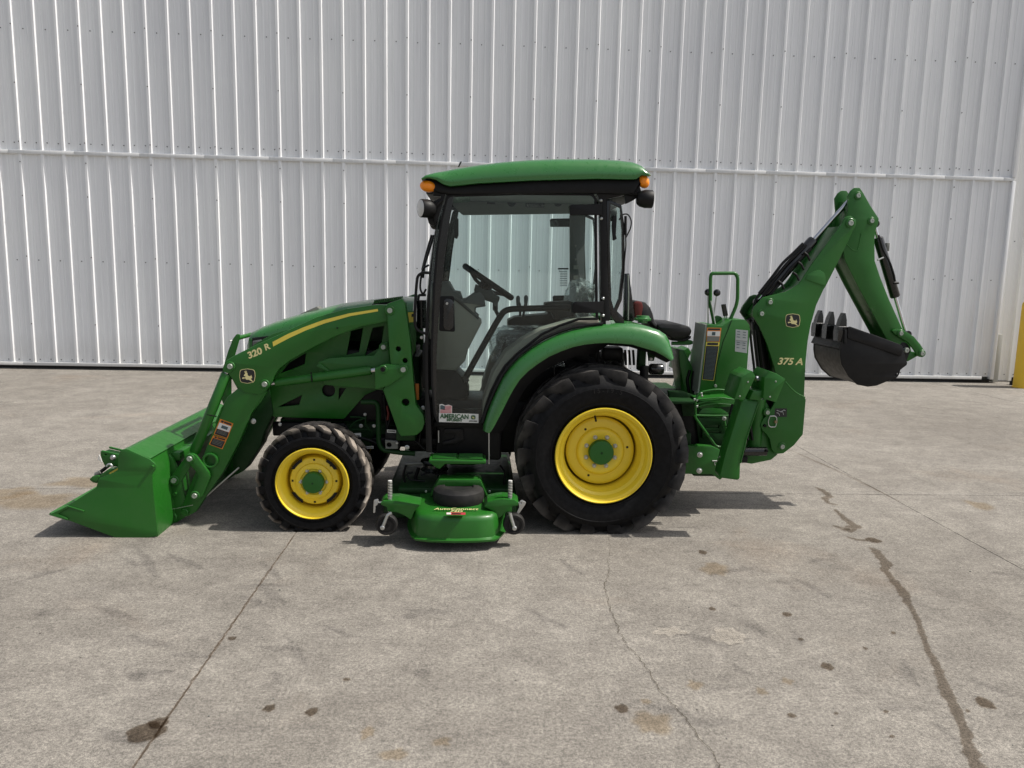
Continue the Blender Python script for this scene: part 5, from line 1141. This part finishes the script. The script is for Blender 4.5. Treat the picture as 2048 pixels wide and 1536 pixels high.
# dipper
YDp = 4.972
DP = [(1697,418),(1695,392),(1702,381,5),(1709,375.5,5),(1720,375.5,5),(1727,386,4),(1741,411),(1758,437,5),(1757,447,4),(1752,460),(1749,477.5),(1750,522),(1761,555),(1778,598),(1806,660),(1821,692,5),(1823,705,6),(1812,713,6),(1799,704),(1774,680),(1713,567),(1690,520),(1686,500),(1690,470),(1692,440)]
dip = plate('dipper_arm', DP, YDp, YDp+.016, GREEN, bh, 0, bev=.004)
plate('dipper_plate', DP, far(YDp)-.016, far(YDp), GREEN, dip, 0, bev=.004, Yr=YDp)
plate('dipper_core', [(1700,420),(1704,400),(1722,398),(1740,425),(1748,445),(1744,480),(1745,522),(1756,556),(1773,600),(1801,662),(1815,694),(1806,700),(1776,676),(1716,565),(1694,520),(1690,500)], YDp+.016, far(YDp)-.016, GREEN, dip, 0, bev=.002, Yr=YDp)
for p in ((1715.6,391.6,4.6),(1742.5,442,4.6)): pin(*p[:2], YDp, p[2], dip, PIN)
tubepx('weld_bead', ZH([(1105,640),(1085,690),(1140,745),(1185,755),(1205,680),(1220,590)]), YDp-.001, .0028, GREEN, dip, .01, 6)
tubepx('dipper_lug', ZI([(990,365),(990,362)]), YDp+.05, .010, BLACK, dip, 0, 10)
# crowd cylinder, bucket cylinder, boom cylinder
cyl('crowd_cylinder', at(1516,604,5.02), at(1709,388,5.02), .036, .06, .58, .0125, BGLOSS, bh, CHROME, 24)
for dx, dy in ((0, 0), (10, 7), (-6, -3)): tubepx('hydraulic_hose', [(1524+dx,590+dy),(1548+dx,560+dy),(1572+dx,528+dy),(1590+dx,512+dy),(1612+dx,490+dy)], 4.985, .010, BLACK, bh, .04, 8)
for p in ((1556,562),(1586,545),(1596,524),(1608,505)): tubepx('hose_fitting', [p,(p[0]+7,p[1]+5),(p[0]+12,p[1]+16)], 4.965, .008, BLACK, bh, .01, 8)
for dx, dy in ((0,0),(8,4)): tubepx('hydraulic_hose', [(1512+dx,640+dy),(1506+dx,620+dy),(1512+dx,596+dy),(1528+dx,578+dy),(1546+dx,560+dy)], 4.99, .009, BLACK, bh, .03, 8)
for dx in (0, 9, 18): tubepx('hydraulic_hose', [(1500+dx,660),(1504+dx,700),(1510+dx,750),(1500+dx,800),(1490+dx,840),(1496+dx,880)], 4.93+dx*.004, .009, BLACK, bh, .05, 8)
tubepx('hydraulic_hose', [(1600,520),(1622,498),(1640,470),(1664,440),(1690,415),(1705,405)], 5.06, .009, BLACK, bh, .03, 8)
cyl('bucket_cylinder', at(1748,448,5.03), at(1812,668,5.03), .032, .12, .66, .0125, BGLOSS, bh, CHROME, 24)
tubepx('hydraulic_hose', [(1757,470),(1766,500),(1780,525),(1788,550),(1790,562)], 5.0, .007, BLACK, bh, .03, 8); tubepx('hose_fitting', [(1786,566),(1797,566)], 5.0, .008, BLACK, bh, 0, 8)
tubepx('hose_clamp', [(1755,520),(1767,515)], 4.985, .006, ZINC, bh, 0, 8)
boxpx('hose_bracket', 1772, 486, 1780, 502, 5.02, 5.06, GREYM, bh, .002)
cyl('boom_cylinder', at(1514,640,5.07), at(1532,800,5.07), .040, .0, .8, .018, BLACK, bh)
plate('boom_back_strut', ZF([(1200,560),(1250,520),(1330,720),(1420,900),(1460,1050),(1380,1050),(1345,930),(1300,760)]), 5.09, 5.15, BLACK, bh, 1)
plate('cylinder_ear', ZF([(1155,490,4),(1175,440),(1250,340,6),(1300,322,6),(1320,350),(1240,470),(1225,520),(1190,545,4)]), far(YBm)-.02, far(YBm)+.01, DGREEN, bh, 2, Yr=5.1)
# bucket
YK = 4.865
side = ZI([(778,545),(800,530),(1110,638),(1380,738),(1410,800),(1425,880),(1450,945,4),(1440,970),(1372,1022),(1352,1085,6),(1330,1112),(1200,1162),(1100,1203,8),(1000,1215,8),(880,1192),(780,1100),(700,960),(686,860),(690,790),(735,715),(760,560)])
bkt = plate('digging_bucket', side, YK, YK+.012, BUCKETB, bh, 0, [ZI([(1300,1085),(1350,1050),(1345,1075),(1315,1092)])], bev=.002)
plate('bucket_side', side, far(YK)-.012, far(YK), BUCKETB, bkt, 0, bev=.002, Yr=YK)
plate('side_cutter', ZI([(775,540),(800,530),(1380,738),(1402,770),(1385,870),(1080,765),(772,660)]), YK-.014, YK, BUCKETB, bkt, 1, bev=.002)
plate('bucket_strap', ZI([(735,570),(768,560),(762,720),(728,722)]), YK-.012, YK, BUCKETB, bkt, 1)
sheet('bucket_wrap', ZI([(762,600),(740,715),(694,800),(692,870),(706,955),(785,1092),(885,1182),(1000,1206),(1096,1194),(1195,1153),(1320,1104),(1345,1070)]), YK, YK+.010, far(YK)-.010, .010, BUCKETB, bkt)
sheet('lip_plate', ZI([(755,540),(735,700),(690,790)]), YK, YK-.004, far(YK)+.004, -.018, BUCKETB, bkt)
for k in range(3):
    y = YK+.035+k*(2*(YC-YK)-.07)/2
    b0 = at(1560+700/5.689, 560+690/5.689, YK); tip = at(1560+748/5.689, 560+378/5.689, YK)
    dx, dz = tip.x-b0.x, tip.z-b0.z; bm = bmesh.new()
    st = []
    for f, wx, wy in ((-.02,.024,.030),(.30,.030,.036),(.50,.030,.032),(.52,.024,.028),(.75,.019,.026),(1.0,.006,.022)):
        cx_, cz_ = b0.x+dx*f, b0.z+dz*f; st.append([bm.verts.new((cx_+sx_*wx, y+sy_*wy, cz_)) for sx_, sy_ in ((-1,-1),(1,-1),(1,1),(-1,1))])
    for a, b in zip(st, st[1:]):
        for i in range(4): bm.faces.new((a[i], a[(i+1) % 4], b[(i+1) % 4], b[i]))
    bm.faces.new(st[0]); bm.faces.new(st[-1][::-1]); bmesh.ops.recalc_face_normals(bm, faces=bm.faces); from_bm('bucket_tooth', bm, BGLOSS, bkt, 20)
plate('hinge_ear', ZI([(1380,700,8),(1450,720,10),(1490,790,10),(1450,900),(1440,960),(1370,980),(1340,850)]), YC-.10, YC-.08, BUCKETB, bkt, 2); plate('hinge_ear', ZI([(1380,700,8),(1450,720,10),(1490,790,10),(1450,900),(1440,960),(1370,980),(1340,850)]), YC+.08, YC+.10, BUCKETB, bkt, 2, Yr=YC-.1)
pin(1560+1433/5.689, 560+798/5.689, YDp-.014, 5.2, bkt, PIN, False)
lnk = plate('bucket_tilt_link', ZI([(1275,575,6),(1330,556,5),(1425,580),(1525,645),(1600,735),(1635,790),(1658,820,10),(1652,862,8),(1610,884,8),(1565,862),(1530,800),(1455,705),(1350,645),(1290,600)]), YDp-.022, YDp-.004, GREEN, bh, 2)
pin(1800.8, 666.7, YDp-.022, 4.4, lnk, PIN); pin(1843.3, 706.8, YDp-.022, 4.4, lnk, PIN); mirror(lnk)
plate('guide_link', ZI([(1440,800),(1500,815),(1570,830),(1600,870),(1560,868),(1450,930),(1435,890)]), YDp, YDp+.06, GREEN, bh, 2)
# mainframe, swing casting
mf = plate('main_frame', [(1366,892),(1402,891),(1425,893),(1440,900),(1452,910),(1452,950),(1440,960),(1424,948),(1366,948)], 4.73, 4.78, GREEN, bh, 2); bolt(1399.7, 909.5, 4.73, 4, mf); bolt(1398.6, 941.5, 4.73, 4, mf)
mirror(mf)
box('frame_box', (at(1390,900,4.78).x, 4.785, .26), (at(1470,900,4.78).x, far(4.785), .38), DGREEN, bh, .01)
plate('frame_body', [(1386,796),(1480,790),(1498,820),(1492,900),(1400,900)], 4.88, 5.26, DGREEN, bh, 2)
plate('frame_neck', [(1338,806),(1392,806),(1402,896),(1366,896),(1345,850)], 4.90, 5.24, BLACK, bh, 2)
plate('tread_plate', [(1398,800),(1470,796),(1476,812),(1400,818)], 4.62, 4.86, GREEN, bh, 1)
box('frame_upper', (at(1400,860,4.9).x, 4.85, .50), (at(1475,860,4.9).x, far(4.85), .66), DGREEN, bh, .01)
plate('swing_casting', ZG([(1100,1090),(1130,1010),(1160,960),(1240,640,8),(1300,640,8),(1340,700),(1350,900),(1350,1080),(1420,1170),(1350,1230),(1150,1272),(1100,1265),(1040,1230),(1050,1180)]), YC-.085, YC+.085, GREEN, bh, 3, bev=.012)
tubepx('swing_pivot', ZG([(1215,600),(1195,800),(1170,1000),(1160,1130)]), YC-.06, .05, GREEN, bh, 0, 20)
tubepx('swing_cylinder', ZG([(1060,1140),(1190,1140),(1290,1140)]), YC-.14, .030, BGLOSS, bh, 0, 16); pin(1532.5, 901, YC-.17, 3, bh, BLACK, False)
boxpx('swing_stop', 1483, 914, 1496, 926, YC-.12, YC+.02, BLACK, bh, .004)
# control tower
YT = 4.80
tw = plate('control_tower', [(1415,649),(1428,649.5),(1444,652),(1463,640),(1490,639,8),(1499,650,6),(1500,660),(1494,743),(1486,800),(1399,786)], YT, YT+.24, GREEN, bh, 0, bev=.003)
plate('tower_side_sheen', [(1411,649),(1415,649),(1399,786),(1395,786)], YT+.004, YT+.236, ROPS, tw, 0, bev=0)  # sky sheen on the tower's left face put into a paler grey-green
tubepx('tower_seam', ZF([(1040,560),(1010,640),(960,760),(900,1000),(880,1170)]), YT-.001, .003, DGREEN, tw, 0, 6)
w1 = ZF([(810,630),(945,632),(928,762),(803,760)]); w2 = ZF([(802,764),(928,766),(874,1125),(764,1114)])
dk = decal('warning_label', [(w1, OPRINT), (quad_in(w1,.05,.24,.95,.6), WHITE), (quad_in(w1,.38,.30,.62,.54), NPRINT), (quad_in(w1,.05,.62,.95,.97), GREYM), (quad_in(w1,.08,.05,.92,.18), BPRINT)], YT, tw)
dk = decal('warning_label', [(w2, YPRINT), (quad_in(w2,.03,.10,.97,.99), BPRINT), (quad_in(w2,.1,.015,.9,.08), BPRINT)] + [(quad_in(w2,.12,.14+.0335*k,.88,.150+.0335*k), NPRINT) for k in range(25)], YT, tw)
w3 = ZF([(1078,645),(1192,656),(1182,868),(1070,850)])
decal('instruction_label', [(w3, paint('grey print', (.38,.40,.40), .5, 0, 0, .02)), (quad_in(w3,.05,.48,.95,.5), GREYM)] + [(quad_in(w3,a,b,a+.25,b+.03), NPRINT) for a in (.12,.6) for b in (.08,.2,.32,.56,.66,.8)], YT, tw)
tubepx('hand_rail', ZF([(880,610),(858,500),(840,430),(842,165),(850,125),(1075,123),(1096,165),(1094,400),(985,650)]), YT+.10, .0115, GREEN, bh, .05, 12)
for (kx, ky, bx, by) in ((820,300,820,600), (902,305,862,590)):
    lv = tubepx('control_lever', ZF([(kx,ky),(bx,by)]), YT+.12, .005, ZINC, bh, 0, 8); q = at(*ZF([(kx,ky)])[0], YT+.12)
    bm = bmesh.new(); bmesh.ops.create_uvsphere(bm, u_segments=20, v_segments=12, radius=.0235); from_bm('lever_knob', bm, BGLOSS, lv, 60, q)
tubepx('stay_rod', ZF([(845,380),(870,500),(885,595)]), YT+.08, .005, ZINC, bh, 0, 8)
for p in ([(955,412),(975,520)], [(970,412),(992,518)]): lv = tubepx('stabilizer_lever', ZF(p), YT+.16, .011, BGLOSS, bh, 0, 10); tubepx('lever_rod', ZF([(p[1][0],p[1][1]),(p[1][0]+18,620)]), YT+.16, .005, ZINC, lv, 0, 8)
plate('lever_guard', ZF([(880,600),(885,530),(905,515,5),(950,530,5),(950,605)]), YT+.17, YT+.19, GREEN, bh, 1)
pin(1240+885/4.6545, 520+1170/4.6545, YT, 3, tw, PIN, False)
# operator seat
YS = YC-.20
st = plate('operator_seat', ZF([(345,600),(400,585),(560,595),(650,620,10),(678,660,12),(660,705,10),(600,740),(500,745),(440,700),(345,650)]), YS, far(YS), VINYL, bh, 5, bev=.02)
plate('seat_back', ZF([(200,385),(240,395),(285,440),(310,500),(325,570),(360,610),(350,650),(320,640),(280,600),(150,560),(132,540),(132,390),(160,382)]), YS+.01, far(YS)-.01, VINYL, st, 4, bev=.02)
plate('seat_front_panel', ZF([(132,395,6),(165,384,8),(205,390,6),(215,440),(200,520),(140,545)]), YS+.002, far(YS)-.002, REDV, st, 3, bev=.006)
plate('seat_shell', ZF([(470,700),(600,735),(665,705),(660,730),(600,760),(480,752)]), YS+.02, far(YS)-.02, BLACK, st, 2)
tubepx('seat_rail', ZF([(480,775),(640,775),(672,768),(640,758),(540,752)]), YS+.05, .012, GREEN, bh, .02, 10)
sp = plate('seat_post', [(1358,700),(1368,700),(1385,735),(1390,800),(1372,800),(1360,730)], YC-.12, YC+.12, GREEN, bh, 2)
tubepx('frame_tube', [(1366,735),(1368,785)], 4.98, .022, GREEN, bh, 0, 12); boxpx('valve_box', 1372, 738, 1392, 782, 5.0, 5.12, BLACK, bh, .01)
tubepx('hydraulic_hose', [(1380,740),(1374,760),(1378,784)], 4.95, .011, BLACK, bh, .02, 8); tubepx('hydraulic_hose', [(1388,742),(1384,762),(1386,784)], 4.94, .010, BLACK, bh, .02, 8)
# foot platform, grille step and its frame
box('foot_platform', (at(1335,790,4.7).x, 4.66, at(1360,800,4.7).z-.02), (at(1394,790,4.7).x, far(4.66), at(1360,800,4.7).z), DGREEN, bh, .004)
fg = tubepx('foot_guard', ZG([(568,772),(568,640),(580,575),(640,530),(780,507),(900,518),(975,545)]), 4.58, .0075, GREEN, bh, .03, 10); tubepx('guard_bar', ZG([(568,772),(740,776),(900,776)]), 4.58, .007, GREEN, fg, 0, 8)
for pts in ([(575,690),(690,660),(800,650),(945,665)], [(590,610),(700,600),(820,590),(960,610)], [(580,655),(700,625),(830,610)]): tubepx('guard_wire', ZG(pts), 4.60, .0045, GREEN, fg, .02, 8)
plate('platform_rib', ZG([(590,760),(640,700),(740,690),(830,700),(920,760)]), 4.62, 4.64, GREEN, bh, 2)
br2 = tubepx('step_frame', ZG([(565,775),(570,800),(780,1092),(885,1100),(892,960),(862,830),(870,800)]), 4.56, .008, GREEN, bh, .02, 10)
plate('step_plate', ZG([(575,800),(860,800),(885,960),(880,1090),(790,1085)]), 4.575, 4.60, DGREEN, bh, 0, [ZG([(650,870),(810,870),(812,900),(665,900)]), ZG([(690,930),(822,930),(825,955),(705,955)])])
for (px, py) in ((1403,787),(1404,792),(1389,799),(1394,800.5),(1394,813)): bolt(px, py, 4.56, 1.6, bh, PIN)
plate('cross_plate', ZG([(290,520),(420,520),(540,560),(560,640),(560,780),(440,780),(420,650),(300,600)]), 4.80, 4.83, DGREEN, bh, 1)
bolt(1448.5, 837, 4.55, 3, bh, PIN)
tubepx('chain', ZG([(960,660),(935,760),(930,850),(900,900)]), 4.47, .016, BLACK, bh, .03, 8); tubepx('chain', ZG([(1000,650),(960,760),(940,880),(910,980)]), 4.49, .014, BLACK, bh, .03, 8)
tubepx('hitch_clip', ZG([(740,1238),(800,1238),(760,1255),(770,1282)]), 4.72, .004, ZINC, bh, 0, 6)
# stabilizers
Y0s = 4.335
sl_ = plate('stabilizer_leg', ZG([(1075,600),(1215,628),(1092,1000),(1028,1262),(1022,1420,4),(1000,1436,4),(830,1412),(822,1380),(880,1150),(1040,632)]), Y0s, Y0s+.11, GREEN, bh, 1, bev=.005)
tubepx('leg_edge', ZG([(1215,640),(1092,1005),(1030,1262)]), Y0s-.001, .0035, GREEN, sl_, 0, 6)
def pad(pts, cap, n_):
    p = plate('stabilizer_pad', pts, Y0s-.05, Y0s+.16, GREEN, bh, 1, bev=.004)
    return p
p1 = plate('stabilizer_pad', ZG([(1040,385),(1070,360),(1150,318),(1185,378),(1065,618),(968,606)]), Y0s-.04, Y0s+.17, GREEN, bh, 1, bev=.003)
p2 = plate('stabilizer_pad', ZG([(1275,385),(1330,318),(1400,345),(1490,402),(1395,640),(1262,600)]), Y0s-.04, Y0s+.17, GREEN, bh, 1, bev=.003)
pc = plate('pad_core', ZG([(1160,520),(1285,520),(1240,620),(1120,610)]), Y0s-.02, Y0s+.12, GREEN, bh, 1)
for p, a in ((p1, (1022,576)), (p1, (1105,430)), (p2, (1330,582)), (p2, (1390,425))): bolt(1280+a[0]/5.12, 680+a[1]/5.12, Y0s-.04, 1.2, p, PIN)
tubepx('stabilizer_cylinder', ZG([(1185,400),(1275,400)]), Y0s+.06, .020, CHROME, bh, 0, 14)
tubepx('stabilizer_hose', ZG([(1490,430),(1540,490),(1600,545),(1690,588)]), Y0s+.15, .004, GREEN, bh, .05, 6)
for o in (sl_, p1, p2, pc): mirror(o)
